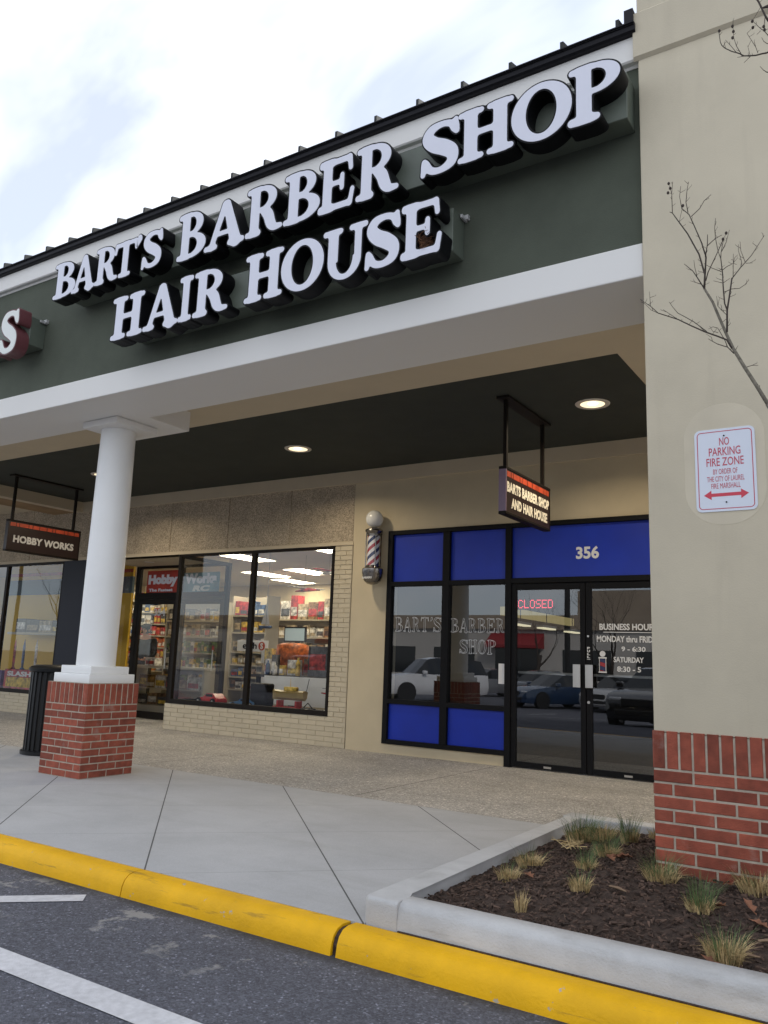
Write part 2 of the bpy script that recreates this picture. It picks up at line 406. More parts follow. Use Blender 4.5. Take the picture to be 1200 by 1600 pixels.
# ================================================================ GROUND
def sheet(name, xs, ys, zf, m, kind='structure'):
    bm = bmesh.new(); g = [[bm.verts.new((x, y, zf(x, y))) for x in xs] for y in ys]
    for a, b in zip(g, g[1:]):
        for k in range(len(xs)-1): bm.faces.new((a[k], a[k+1], b[k+1], b[k]))
    mb = MB(); mb.bm.free(); mb.bm = bm; o = mb.build(name, m); return tag(o, kind=kind)
def lot_z(x, y):
    if y > -1: return -.11
    if y > -9: return -.11-.39*(-1-y)/8
    return -.5
M_asphalt = mat('asphalt', (.098, .101, .122), .92, var=.10, vscale=3, bump=.9, bscale=180, speck=[(150, .70, 1.30), (70, .78, 1.22), (110, 1, 2.2, .93, .97)])
_t = M_asphalt.node_tree     # pale cement residue in patches by the kerb
_b = _t.nodes['Principled BSDF']; _src = _b.inputs['Base Color'].links[0].from_socket
_tc = _t.nodes.new('ShaderNodeTexCoord'); _n = _t.nodes.new('ShaderNodeTexNoise'); _n.inputs['Scale'].default_value = 3.4; _n.inputs['Detail'].default_value = 9; _n.inputs['Roughness'].default_value = .68
_t.links.new(_tc.outputs['Object'], _n.inputs['Vector'])
_sx = _t.nodes.new('ShaderNodeSeparateXYZ'); _t.links.new(_tc.outputs['Object'], _sx.inputs[0])
def _mr(src, a, b, c, d):
    q = _t.nodes.new('ShaderNodeMapRange'); q.inputs[1].default_value = a; q.inputs[2].default_value = b; q.inputs[3].default_value = c; q.inputs[4].default_value = d; _t.links.new(src, q.inputs[0]); return q.outputs[0]
def _mt(op, a, b):
    q = _t.nodes.new('ShaderNodeMath'); q.operation = op; _t.links.new(a, q.inputs[0]); _t.links.new(b, q.inputs[1]); return q.outputs[0]
_f = _mt('MULTIPLY', _mr(_n.outputs['Fac'], .585, .63, 0, .75), _mt('MULTIPLY', _mr(_sx.outputs['Y'], 2.45, 2.85, 0, 1), _mr(_sx.outputs['X'], -5.6, -4.6, 0, 1)))
_mx = _t.nodes.new('ShaderNodeMix'); _mx.data_type = 'RGBA'; _mx.inputs[7].default_value = (.36, .35, .33, 1)
_t.links.new(_f, _mx.inputs[0]); _t.links.new(_src, _mx.inputs[6])
_g = _mt('MULTIPLY', _mr(_n.outputs['Fac'], .38, .56, .15, .85), _mr(_sx.outputs['Y'], 3.03, 3.11, 0, 1))       # grit gathered in the gutter
_my = _t.nodes.new('ShaderNodeMix'); _my.data_type = 'RGBA'; _my.inputs[7].default_value = (.035, .033, .028, 1)
_t.links.new(_g, _my.inputs[0]); _t.links.new(_mx.outputs[2], _my.inputs[6]); _t.links.new(_my.outputs[2], _b.inputs['Base Color'])

sheet('parking_lot', [-400, -60, -20, 20, 60, 400], [-400, -60, -9, -1, 3.2, 3.21], lot_z, M_asphalt)
M_ground = mat('grey_ground', (.12, .12, .11), .95, var=.2, vscale=.3)
sheet('ground', [-400, 0, 400], [3.2, 100, 400], lambda x, y: -.3, M_ground)
# painted markings
def marking(a, b, wd, name='road_marking'):
    a = Vector((*a, 0)); b = Vector((*b, 0)); t = (b-a).normalized(); n = Vector((-t.y, t.x, 0))*wd/2
    m = MB(); k = max(1, int((b-a).length/.5))
    ps = [a+(b-a)*i/k for i in range(k+1)]
    for p, q in zip(ps, ps[1:]):
        zz = lambda v: (v.x, v.y, lot_z(v.x, v.y)+.004)
        m.quad(zz(p-n), zz(p+n), zz(q+n), zz(q-n))
    return tag(m.build(name, M_line), kind='structure')
marking((-14, 2.238), (-1.0, 2.232), .145)
for k in range(-1, 5):
    o = -2.9*k
    if k == 0: marking((-4.60, 2.17), (-3.735, 2.99), .115)
    elif k > 0: marking((-4.55+o, 2.32), (-3.80+o, 3.0), .115)
for k in range(12): marking((-22+2.75*k, -10.5), (-22+2.75*k-1.5, -5.2), .11)

# sidewalk: broom-finished concrete with saw-cut diamonds, then exposed aggregate under the canopy
def cut_lines(m, specs, col=(.05, .048, .045)):
    """specs: (ax, ay, offset, spacing, halfwidth, darkness)"""
    t = m.node_tree; b = t.nodes['Principled BSDF']; N = t.nodes.new; L = t.links.new
    src = b.inputs['Base Color'].links[0].from_socket
    tc = N('ShaderNodeTexCoord'); sx = N('ShaderNodeSeparateXYZ'); L(tc.outputs['Object'], sx.inputs[0])
    def math_(op, a, b=None):
        q = N('ShaderNodeMath'); q.operation = op
        for i, v in enumerate((a, b)):
            if v is None: continue
            if isinstance(v, (int, float)): q.inputs[i].default_value = v
            else: L(v, q.inputs[i])
        return q.outputs[0]
    for ax, ay, of, sp, hw, dk in specs:
        v = math_('ADD', math_('MULTIPLY', sx.outputs['X'], ax), math_('MULTIPLY', sx.outputs['Y'], ay))
        v = math_('PINGPONG', math_('SUBTRACT', v, of), sp/2) if sp else math_('ABSOLUTE', math_('SUBTRACT', v, of))
        f = math_('MULTIPLY', math_('LESS_THAN', v, hw), dk)
        mx = N('ShaderNodeMix'); mx.data_type = 'RGBA'; mx.inputs[7].default_value = (*col, 1)
        L(f, mx.inputs[0]); L(src, mx.inputs[6]); src = mx.outputs[2]
    L(src, b.inputs['Base Color'])
M_conc = mat('broom_concrete', (.44, .44, .44), .85, var=.05, vscale=1.6, bump=.25, bscale=160, dirt=.10, speck=[(220, .93, 1.06)], stain=((1, 1, 1), 9, .70, .735, (.20, .19, .18), .55), stain2=((.35, 2.2, 1), 1.6, .52, .75, (.30, .29, .27), .35))
cut_lines(M_conc, [(1, 1, -1.79, 1.45, .0062, .9), (1, -1, -8.22, 1.45, .0045, .38)])
M_aggr = mat('exposed_aggregate', (.41, .385, .35), .9, var=.08, vscale=2, bump=.8, bscale=140, dirt=.12, stain=((.5, 1.5, 1), 1.4, .52, .72, (.20, .18, .16), .4), speck=[(110, .68, 1.32), (52, .86, 1.14), (75, 1, 1.8, .90, .95)])
cut_lines(M_aggr, [(1, 0, -6.96, 2.75, .006, .85), (0, 1, 6.62, 0, .005, .35)])
m = MB(); m.box(-30, -2.17, 3.281, 6.09, -.3, 0); m.box(-2.17, 12, 3.281, 6.09, -.3, -.02); tag(m.build('sidewalk', M_conc), kind='structure')
m = MB(); m.box(-30, 12, 6.096, 10.6, -.3, .0); tag(m.build('canopy_walkway', M_aggr), kind='structure')
# yellow kerb in cast lengths
kp = [(3.279, -.28), (3.279, -.002), (3.215, .001), (3.175, -.008), (3.148, -.03), (3.134, -.06), (3.124, -.115), (3.115, -.28)]
for a, b in ((-30, -12.2), (-12.19, -8.02), (-8.012, -3.625), (-3.618, -2.238), (-2.208, 1.2), (1.21, 12)):
    tag(autosmooth(MB().prism_x(kp, a, b).build('yellow_kerb', M_yellow), 50), kind='structure')
m = MB(); m.prism_x([(3.277, -.2), (3.277, -.012), (3.215, -.010), (3.18, -.018), (3.156, -.04), (3.145, -.07), (3.138, -.2)], -2.236, -2.210); m.box(-1.99, 12, 3.2795, 3.289, -.2, .003); tag(m.build('kerb_crack', M_mulch), kind='structure')
# raised grey kerb round the bed
gk = [(3.428, -.02), (3.428, .108), (3.421, .116), (3.345, .118), (3.312, .108), (3.297, .082), (3.289, -.02)]
m = MB(); m.prism_x(gk, -2.0, 12)
tag(autosmooth(m.build('bed_kerb', M_kerb), 50), kind='structure')
# rounded corner, left side and back side
m = MB(); q = [(-2.19, 3.33), (-2.178, 3.305), (-2.155, 3.291), (-2.0005, 3.2895), (-2.0005, 3.4275), (-2.045, 3.44), (-2.055, 5.93), (-2.20, 5.93)]
lo_v = [m.bm.verts.new((x, y, -.02)) for x, y in q]; hi_v = [m.bm.verts.new((x, y, .117)) for x, y in q]; k = len(q)
m.bm.faces.new(lo_v[::-1]); top_f = m.bm.faces.new(hi_v)
for i in range(k): m.bm.faces.new((lo_v[i], lo_v[(i+1) % k], hi_v[(i+1) % k], hi_v[i]))
bmesh.ops.bevel(m.bm, geom=[e for e in top_f.edges if abs(e.verts[0].co.x+2.0005) > .001 or abs(e.verts[1].co.x+2.0005) > .001], offset=.022, segments=3, affect='EDGES', profile=.5)
tag(autosmooth(m.build('bed_kerb', M_kerb), 40), kind='structure')
tag(MB().box(-2.222, 12, 5.932, 6.092, -.1, .116, .012).build('bed_kerb', M_kerb), kind='structure')

# mulch bed
def bed_z(x, y):
    d = max(0, min(x+2.07, y-3.43, 5.95-y)); s = min(1, d/.8)
    return .045+.085*s*s*(3-2*s)
bx = np.linspace(-2.07, 3, 130); by = np.linspace(3.42, 5.945, 70)
nz_ = rng.rand(70, 130)*.022
sheet('planting_bed', list(bx), list(by), lambda x, y: bed_z(x, y)+float(nz_[min(69, int((y-3.42)/2.526*70)), min(129, int((x+2.07)/5.071*130))]), M_mulch)
def chips(n, name, m, x0, x1, y0, y1, sz):
    V = []; F = []
    for _ in range(n):
        x = rng.uniform(x0, x1); y = rng.uniform(y0, y1)
        l = sz*rng.uniform(.5, 1.5); wd = l*rng.uniform(.18, .4); th = rng.uniform(.002, .005)
        a = rng.uniform(0, 6.28); tl = rng.normal(0, .28)
        c = Vector((x, y, bed_z(x, y)+.018+rng.uniform(-.006, .010)))
        d = Vector((math.cos(a)*math.cos(tl), math.sin(a)*math.cos(tl), math.sin(tl))); q = Vector((-math.sin(a), math.cos(a), rng.normal(0, .3))).normalized(); u = d.cross(q)
        b = len(V)
        for s1 in (-1, 1):
            k = 1 if s1 < 0 else rng.uniform(.3, 1)
            for s2, s3 in ((-1, -1), (1, -1), (1, 1), (-1, 1)): V.append(c+d*l/2*s1+q*wd/2*s2*k+u*th*s3)
        F += [(b, b+1, b+2, b+3), (b+7, b+6, b+5, b+4)]+[(b+i, b+4+i, b+4+(i+1) % 4, b+(i+1) % 4) for i in range(4)]
    me = bpy.data.meshes.new(name); me.from_pydata([tuple(v) for v in V], [], F); me.materials.append(m)
    o = bpy.data.objects.new(name, me); COL.objects.link(o); return o
tag(chips(13000, 'mulch', M_chip, -2.03, 1.2, 3.44, 5.9, .023), label='dark shredded bark mulch covering the planting bed', kind='stuff', cat='mulch')

# ================================================================ BRICK HELPERS
def bricks_face(m, a, right, nrm, width, rows, bw, bh, joint, inset=.006, depth=.05, half0=0):
    """running bond on one vertical face; a = bottom-left corner; rows list of ('s'oldier|'r'unning)"""
    a = Vector(a); Rv = Vector(right); n = Vector(nrm); z = a.z; i = 0
    def brick(x0, x1, z0, z1):
        j = joint/2; x0 += j; x1 -= j
        if x1-x0 < .012: return
        d0 = -depth; d1 = random.uniform(-.0015, .0015)
        P = [a+Rv*x+n*d+Vector((0, 0, zz+j*s-a.z)) for x in (x0, x1) for d in (d0, d1) for zz, s in ((z0, 1), (z1, -1))]
        vs = [m.bm.verts.new(p) for p in P]
        fs = [m.bm.faces.new([vs[q] for q in f]) for f in ((0, 1, 3, 2), (4, 6, 7, 5), (0, 4, 5, 1), (2, 3, 7, 6), (0, 2, 6, 4), (1, 5, 7, 3))]
        front = [e for e in set(e for f in fs for e in f.edges) if all((v.co-a).dot(n) > d1-.001 for v in e.verts)]
        bmesh.ops.bevel(m.bm, geom=front, offset=.003, segments=1, affect='EDGES')
    for kind, h in rows:
        if kind == 's':
            k = round(width/bh_s(bw)); w_ = width/k
            for q in range(k): brick(q*w_, (q+1)*w_, z, z+h)
        else:
            x = -(bw/2 if (i+half0) % 2 else 0)
            while x < width-1e-4:
                brick(max(0, x), min(width, x+bw), z, z+h); x += bw
            i += 1
        z += h
def bh_s(bw): return bw/3.0

# ================================================================ COLUMN
cx, cy = -6.795, 5.305
col = empty('column', (cx, cy, 0), 'round white column on a square red brick pedestal at the sidewalk edge', 'column')
m = MB(); m.box(cx-.300, cx+.300, cy-.300, cy+.300, -.02, .862); mort = m.build('pedestal', M_mortar, col)
rows = [('r', .0662)]*10+[('s', .203)]
m = MB(); x0, x1, y0, y1 = cx-.305, cx+.305, cy-.305, cy+.305
bricks_face(m, (x0, y0, 0), (1, 0, 0), (0, -1, 0), .61, rows, .2035, .0662, .0115, half0=0)
bricks_face(m, (x1, y0, 0), (0, 1, 0), (1, 0, 0), .61, rows, .2035, .0662, .0115, half0=1)
bricks_face(m, (x1, y1, 0), (-1, 0, 0), (0, 1, 0), .61, rows, .2035, .0662, .0115, half0=0)
bricks_face(m, (x0, y1, 0), (0, -1, 0), (-1, 0, 0), .61, rows, .2035, .0662, .0115, half0=1)
m.build('brickwork', M_brick, mort)
m = MB(); m.box(cx-.268, cx+.268, cy-.268, cy+.268, .862, .948, .006); m.box(cx-.226, cx+.226, cy-.226, cy+.226, .9481, 1.02, .006); autosmooth(m.build('plinth', M_colwhite, col))
m = MB(); m.lathe([(.186, 1.0), (.186, 1.6), (.184, 2.2), (.178, 2.9), (.172, 3.425)], (cx, cy, 0), 64); autosmooth(m.build('shaft', M_colwhite, col), 60)
m = MB(); m.box(cx-.245, cx+.285, cy-.26, cy+.26, 3.415, 3.482, .004); autosmooth(m.build('capital', M_white, col))

# ================================================================ PIER (stucco tower with brick base)
px0, px1, py0, py1 = -1.192, 1.7, 4.54, 5.62
pier = empty('stucco_pier', (0.25, 5.0, 0), 'tall square beige stucco pier with red brick base at the right end of the canopy', 'pier')
m = MB(); m.box(px0, px1, py0, py1, .85, 4.945, .012); m.box(px0, px1, py0, py1, 4.945, 7.2); autosmooth(m.build('pier_body', M_pier, pier))
m = MB(); m.prism_x([(py0-.001, 4.915), (py0-.022, 4.935), (py0-.022, 5.24), (py0-.001, 5.262)], px0-.022, px1); m.box(px0-.0221, px0-.0005, py0-.0218, py1, 4.935, 5.2401); m.build('cornice_band', M_pier, pier)
m = MB(); m.box(px0-.001, px1, py0-.001, py1+.001, -.05, .849); m.build('mortar_core', M_mortar, pier)
m = MB(); rows = [('r', .0662)]*1+[('r', .0662)]*9+[('s', .203)]
bricks_face(m, (px0-.006, py0-.006, 0), (1, 0, 0), (0, -1, 0), 2.85, rows, .2035, .0662, .0115, half0=1)
bricks_face(m, (px0-.006, py1+.006, 0), (0, -1, 0), (-1, 0, 0), py1-py0+.012, rows, .2035, .0662, .0115)
m.build('brick_base', M_brick, pier)

# ================================================================ CANOPY
XL, XR = -19.0, px0-.004
can = empty('arcade_canopy', (-7, 4.6, 3.48), 'covered walkway canopy with dark green fascia, white beam and dark soffit', 'canopy')
m = MB(); m.box(XL, XR, 4.60, 4.80, 3.70, 4.93); m.build('fascia', M_green, can)
m = MB(); m.box(XL, XR, 4.568, 5.255, 3.485, 3.70, .008); m.box(-7.22, -6.285, 5.2551, 5.80, 3.486, 3.70, .006); m.box(XL, XR, 5.10, 5.25, 3.70, 3.80); m.build('beam', M_white, can)
m = MB(); m.prism_x([(4.82, 4.915), (4.595, 4.915), (4.585, 4.93), (4.555, 4.935), (4.545, 4.945), (4.545, 5.105), (4.82, 5.105)], XL, XR); m.build('frieze', M_white, can)
m = MB(); m.prism_x([(4.56, 5.106), (4.515, 5.108), (4.497, 5.116), (4.490, 5.145), (4.484, 5.155), (4.476, 5.155), (4.476, 5.163), (4.52, 5.163), (4.56, 5.15)], XL, XR); m.build('gutter', M_gutter, can)
m = MB(); sl = math.tan(R(18))
m.poly([(XL, 4.48, 5.160), (XR, 4.48, 5.160), (XR, 9.6, 5.160+5.12*sl), (XL, 9.6, 5.160+5.12*sl)]); m.poly([(XL, 4.48, 5.145), (XR, 4.48, 5.145), (XR, 9.6, 5.145+5.12*sl), (XL, 9.6, 5.145+5.12*sl)])
roof = m.build('roof', M_roof, can)
for k in range(48):
    x = -1.30-.3665*k
    m = MB(); m.prism_x([(4.482, 5.164), (4.482, 5.216), (9.6, 5.216+5.12*sl), (9.6, 5.164+5.12*sl)], x-.011, x+.011); m.build('standing_seam', M_roof, roof)
m = MB(); m.box(-1.262, -1.206, 4.50, 4.62, 5.172, 5.275); m.build('flashing', M_gutter, can)
m = MB(); m.box(-12.45, -1.93, 6.48, 9.10, 3.80, 3.9); m.build('soffit', M_soffit, can)
m = MB(); m.box(-12.45, -1.93, 5.25, 6.479, 3.802, 3.9); m.box(-1.929, 3.5, 5.25, 9.10, 3.802, 3.9)
m.box(-12.45, 1.6, 9.101, 9.128, 3.612, 3.9, .003); m.build('soffit_border', M_border, can)
m = MB(); m.box(-12.62, -12.451, 5.25, 9.128, 3.615, 3.9, .003); m.build('cross_beam', M_border, can)
m = MB(); m.box(-13.3, -12.6201, 5.25, 9.128, 3.63, 3.9); m.build('ceiling_strip', M_brown, can)
m = MB(); m.box(XL, -13.301, 5.25, 9.128, 3.75, 3.9); m.build('rear_ceiling', M_border, can)

# downlights
for i, (x, y, lab) in enumerate(((-2.545, 7.68, 'lit round recessed downlight nearest the beige pier'), (-6.43, 7.79, 'lit round recessed downlight in the middle of the dark soffit'), (-10.17, 7.72, 'lit round recessed downlight partly hidden by the white column'), (1.30, 7.62, 'lit round recessed downlight behind the beige pier'))):
    t = empty('downlight', (x, y, 3.8), lab, 'ceiling light', 'recessed downlights in the dark soffit')
    m = MB(); m.lathe([(.120, -.001), (.124, -.008), (.168, -.008), (.173, -.001)], (x, y, 3.8), 48, cap=False); m.build('trim_ring', M_ring, t, True)
    m = MB(); m.lathe([(.121, -.002), (.10, .03), (.07, .06), (.03, .07)], (x, y, 3.797), 48, cap=False); m.lathe([(.121, -.0035), (.0001, -.0035)], (x, y, 3.7985), 48, cap=False); m.build('reflector', M_lampw, t, True)
    la = bpy.data.lights.new('downlight_beam', 'AREA'); la.shape = 'DISK'; la.size = .22; la.energy = 17; la.color = (1, .85, .62); la.spread = R(150)
    lo_ = bpy.data.objects.new('downlight_beam', la); COL.objects.link(lo_); lo_.location = (x, y, 3.780); attach(lo_, t)
    m = MB(); m.sphere((x+.01, y-.02, 3.7945), .05, sc=(1, 1, .06)); m.build('bulb', M_lampb, t, True)

# ================================================================ FASCIA LETTER SIGNS
def letter_sign(label, rw, letters, ret, face, name='fascia_sign', y_face=4.30, rmat=None):
    x0, x1, z0, z1 = rw
    t = empty(name, ((x0+x1)/2, 4.6, z0), label, 'sign')
    m = MB(); m.box(x0, x1, 4.432, 4.599, z0, z1, .004, 1); autosmooth(m.build('raceway', rmat or M_race, t))
    for ch, lx0, lx1, lz0, lz1 in letters:
        me, a, b = glyph_mesh(ch, .034, .131, ret)
        o = bpy.data.objects.new('letter', me); COL.objects.link(o)
        sx = (lx1-lx0)/(b-a); o.scale = (sx, 1, lz1-lz0); o.location = (lx0-a*sx, y_face+.0005, lz0)
        attach(o, t)
        mf, a, b = glyph_mesh(ch, .006, .003, face)
        f = bpy.data.objects.new('letter_face', mf); COL.objects.link(f); f.scale = o.scale; f.location = (lx0-a*sx, y_face-.0025, lz0)
        f.parent = o; f.matrix_parent_inverse = o.matrix_basis.inverted() if False else Matrix()
        f.matrix_basis = Matrix.Translation((0, -.003, 0))
    return t
b0, b1 = 4.440, 4.788
c0, c1 = 4.405, 4.815
e0, e1 = 4.418, 4.800
r1 = [('B', -6.672, -6.345, b0, b1), ('A', -6.385, -6.068, b0, b1), ('R', -6.062, -5.745, b0, b1), ('T', -5.805, -5.500, b0, b1-.015), ("'", -5.535, -5.445, b0+.0, b1), ('S', -5.425, -5.178, b0, b1-.01),
      ('B', -4.985, -4.655, c0, c1), ('A', -4.652, -4.232, c0, c1-.005), ('R', -4.214, -3.832, c0, c1), ('B', -3.826, -3.478, c0, c1), ('E', -3.488, -3.160, c0, c1), ('R', -3.150, -2.785, c0, c1),
      ('S', -2.605, -2.312, e0, e1), ('H', -2.318, -1.925, e0+.015, e1), ('O', -1.934, -1.536, e0, e1+.005), ('P', -1.555, -1.235, e0+.012, e1+.012)]
letter_sign("upper row of white block letters with black sides reading BART'S BARBER SHOP", (-6.585, -1.233, 4.467, 4.785), r1, M_blackp, M_face)
d0, d1 = 3.850, 4.235
r2 = [('H', -5.745, -5.345, d0, d1), ('A', -5.322, -4.918, d0, d1+.005), ('I', -4.905, -4.755, d0, d1), ('R', -4.738, -4.350, d0, d1),
      ('H', -4.172, -3.800, d0, d1), ('O', -3.808, -3.412, d0-.01, d1), ('U', -3.418, -3.030, d0-.012, d1), ('S', -3.040, -2.755, d0-.005, d1+.005), ('E', -2.746, -2.425, d0, d1+.005)]
letter_sign('lower row of white block letters with black sides reading HAIR HOUSE', (-5.655, -2.42, 3.905, 4.222), r2, M_blackp, M_face)
letter_sign('cream letter S with maroon sides at the left end of the fascia', (-14.0, -7.19, 4.145, 4.44), [('S', -7.48, -7.19, 4.03, 4.47), ('K', 0, 0, 0, 0)][:1], M_maroon, M_face2)
for (x, z, lab) in ((-2.408, 4.20, 'short grey bolt on the fascia beside the letter E'), (-7.178, 4.42, 'pale chipped bracket on the raceway end beside the cream letter S')):
    m = MB(); m.box(x-.004, x+.012, 4.52, 4.598, z-.012, z+.012); m.box(x-.02, x+.03, 4.57, 4.5985, z-.004, z+.03)
    tag(m.build('bracket', M_kerb), lab, 'bracket')
# nest in the gap of the E
m = MB()
for _ in range(150):
    a = rng.uniform(0, 6.28); r = rng.uniform(.01, .055); c = Vector((-2.575+r*math.cos(a)*.9, 4.345+rng.uniform(-.045, .04), 3.955+r*math.sin(a)*1.0+rng.uniform(-.01, .01)))
    d = Vector((rng.normal(), rng.normal()*.5, rng.normal()*.8)).normalized()*rng.uniform(.02, .05); b = Vector((rng.normal(), 0, rng.normal()))*.008
    m.tube([c-d, c+b, c+d], [.0015, .0025, .001], 4)
tag(m.build('bird_nest', mat('nest_straw', (.13, .062, .030), .95, island=.6)), 'small brown twig nest tucked in the lower gap of the letter E', 'nest')

# ================================================================ BARBER SHOP
WY = 9.13
shop = empty('barber_shop', (-4, WY, 0), 'barber shop front with beige wall, black frames, blue panels and glass double doors', 'shop')
m = MB()
m.box(-6.44, -5.852, WY, WY+.25, -.1, 3.9); m.box(-5.8519, -2.131, WY, WY+.25, 2.902, 3.9); m.box(-5.8519, -4.131, WY, WY+.25, -.1, .121); m.box(-2.1309, 2.0, WY, WY+.25, -.1, 3.9)
m.build('wall', M_beige, shop)
win = MB(); y0, y1 = WY-.035, WY+.075
def fr(m, x0, x1, z0, z1, dy=0): m.box(x0, x1, y0-dy, y1, z0, z1, .003, 1)
fr(win, -5.85, -5.778, .123, 2.90); fr(win, -5.006, -4.906, .1815, 2.8415, .002); fr(win, -4.129, -4.052, 0, 2.8995, .004)
fr(win, -5.7779, -4.1295, 2.842, 2.90); fr(win, -5.7779, -5.0061, 2.150, 2.212); fr(win, -4.9059, -4.1295, 2.150, 2.212)
fr(win, -5.7779, -5.0061, .630, .690); fr(win, -4.9059, -4.1295, .630, .690); fr(win, -5.7779, -4.1295, .123, .181)
frame = win.build('window_frame', M_black, shop)
for x0, x1 in ((-5.777, -5.007), (-4.905, -4.130)):
    m = MB(); m.box(x0, x1, WY+.012, WY+.03, 2.213, 2.841); tag(m.build('blue_panel', M_blue, shop))
    m = MB(); m.box(x0, x1, WY+.012, WY+.03, .182, .629); m.build('blue_panel', M_blue, shop)
    m = MB(); m.quad((x0, WY+.012, .691), (x1, WY+.012, .691), (x1, WY+.012, 2.149), (x0, WY+.012, 2.149)); m.build('window_pane', G_dark, shop)
m = MB(); fr(m, -4.0519, -2.131, 2.842, 2.8995); fr(m, -4.0519, -2.2101, 2.155, 2.219); fr(m, -2.21, -2.131, 0, 2.8414, .004); m.build('door_frame', M_black, shop)
m = MB(); m.box(-4.0515, -2.2105, WY+.012, WY+.03, 2.2195, 2.8415); tr = m.build('blue_panel', M_blue, shop)
text('house_number', '356', -3.247, -2.972, 2.428, 2.575, (0, WY+.0115, 0), (1, 0, 0), M_vinyl, shop, bold=.035)
# doors
def door(x0, x1, hx):
    m = MB(); a, b = WY-.02, WY+.03
    m.box(x0, x0+.062, a, b, .012, 2.15, .003, 1); m.box(x1-.062, x1, a, b, .012, 2.15, .003, 1)
    m.box(x0+.0621, x1-.0621, a+.001, b, .012, .075, .003, 1); m.box(x0+.0621, x1-.0621, a+.001, b, 2.075, 2.15, .003, 1)
    d = m.build('door', M_black, shop)
    m = MB(); m.quad((x0+.062, WY+.005, .074), (x1-.062, WY+.005, .074), (x1-.062, WY+.005, 2.076), (x0+.062, WY+.005, 2.076)); m.build('door_pane', G_dark, d)
    m = MB(); m.box(hx-.043, hx+.043, WY-.075, WY-.068, .955, 1.212, .002, 1)
    for q in (-.03, -.018, .030): m.box(hx+q-.003, hx+q+.003, WY-.078, WY-.0752, .957, 1.21)
    m.box(hx-.012, hx+.012, WY-.068, WY-.022, .98, 1.02); m.box(hx-.012, hx+.012, WY-.068, WY-.022, 1.15, 1.19); m.build('pull_handle', M_metal, d)
    m = MB(); m.box(x0+.066, x1-.066, WY+.034, WY+.06, 1.082, 1.110, .003, 1); m.build('push_bar', mat('push_bar_alu', (.75, .75, .73), .45), d)
    m = MB(); m.box((x0+x1)/2-.045, (x0+x1)/2+.045, WY-.0215, WY-.0195, .028, .05); m.build('maker_plate', M_metal, d)
    for zz, rr in ((1.532, .012), (.795, .016)):
        if hx > -3.13:
            m = MB(); m.tube([(-3.10, WY-.026, zz), (-3.10, WY-.0205, zz)], rr, 16); m.build('lock', M_metal, d)
    return d
dl = door(-4.05, -3.134, -3.222); dr = door(-3.126, -2.2105, -3.078)
V = lambda n, s, a, b, c, d, mt=M_vinyl, bo=.025: text(n, s, a, b, c, d, (0, WY+.0035, 0), (1, 0, 0), mt, dr, bold=bo)
V('lettering', 'BUSINESS HOURS', -2.975, -2.332, 1.606, 1.678)
m = MB(); m.box(-2.93, -2.32, WY+.001, WY+.0035, 1.578, 1.586); m.build('lettering', M_vinyl, dr)
V('lettering', 'MONDAY thru FRIDAY', -3.006, -2.285, 1.472, 1.542); V('lettering', '9 - 6:30', -2.728, -2.462, 1.371, 1.426)
V('lettering', 'SATURDAY', -2.818, -2.484, 1.250, 1.310); V('lettering', '8:30 - 5', -2.780, -2.516, 1.147, 1.206)
for k, ch in enumerate('PULL'): text('lettering', ch, -3.112, -3.080, 1.385-.033*k, 1.411-.033*k, (0, WY-.0205, 0), (1, 0, 0), M_vinyl, dr, bold=.04)
m = MB(); m.box(-3.116, -3.076, WY-.0225, WY-.0205, 1.270, 1.275); m.build('lettering', M_vinyl, dr)
for xc in (-2.943, -2.345):       # little pole stickers on the glass
    m = MB(); bm = m.bm
    m.tube([(xc, WY+.001, 1.339), (xc, WY+.0035, 1.339)], .033, 24); m.box(xc-.046, xc+.046, WY+.001, WY+.0035, 1.287, 1.302); m.box(xc-.046, xc+.046, WY+.001, WY+.0035, 1.128, 1.143)
    m.box(xc-.040, xc-.034, WY+.001, WY+.0035, 1.1431, 1.2869); m.box(xc+.034, xc+.040, WY+.001, WY+.0035, 1.1431, 1.2869); st = m.build('pole_sticker', M_vinyl, dr)
    for c, z in ((M_nvy, 1.25), (M_red, 1.205), (M_nvy, 1.16), (M_red, 1.115)):
        m = MB(); lo = lambda q: max(1.145, min(1.285, q))
        P = [(xc-.030, WY+.002, lo(z+.045)), (xc-.030, WY+.002, lo(z+.005)), (xc+.030, WY+.002, lo(z-.015)), (xc+.030, WY+.002, lo(z+.028))]
        if P[0][2]-P[1][2] > .003 or P[3][2]-P[2][2] > .003: m.poly(P); m.build('stripe', mat('sticker_'+c.name, tuple(c.node_tree.nodes['Principled BSDF'].inputs['Base Color'].default_value[:3]), .5), st)
# etched western lettering on the windows (outlined slab capitals)
def etched(s, x0, x1, z0, z1):
    k = len(s); ws = [.45 if c == "'" else 1 for c in s]; tot = sum(ws); x = x0
    for c, wv in zip(s, ws):
        ww = (x1-x0)*wv/tot
        d, a, b = glyph(c)
        for iso, dep, mt, yy, ol in ((0, .0016, M_vgrey, WY+.0085, .030),):
            me, a, b = glyph_mesh(c, iso, dep, mt, ol)
            o = bpy.data.objects.new('etched_letter', me); COL.objects.link(o)
            sx = ww*.93/(b-a); o.scale = (sx, 1, z1-z0); o.location = (x-a*sx, yy, z0); attach(o, shop)
        x += ww
etched("BART'S", -5.722, -5.015, 1.556, 1.748); etched('BARBER', -4.892, -4.142, 1.556, 1.735); etched('SHOP', -4.762, -4.255, 1.295, 1.472)
m = MB(); m.box(-4.225, -4.137, WY+.0085, WY+.0105, .95, 1.19); tag(m.build('notice_card', M_wht), 'white notice card stuck on the right barber shop window beside the door', 'card')
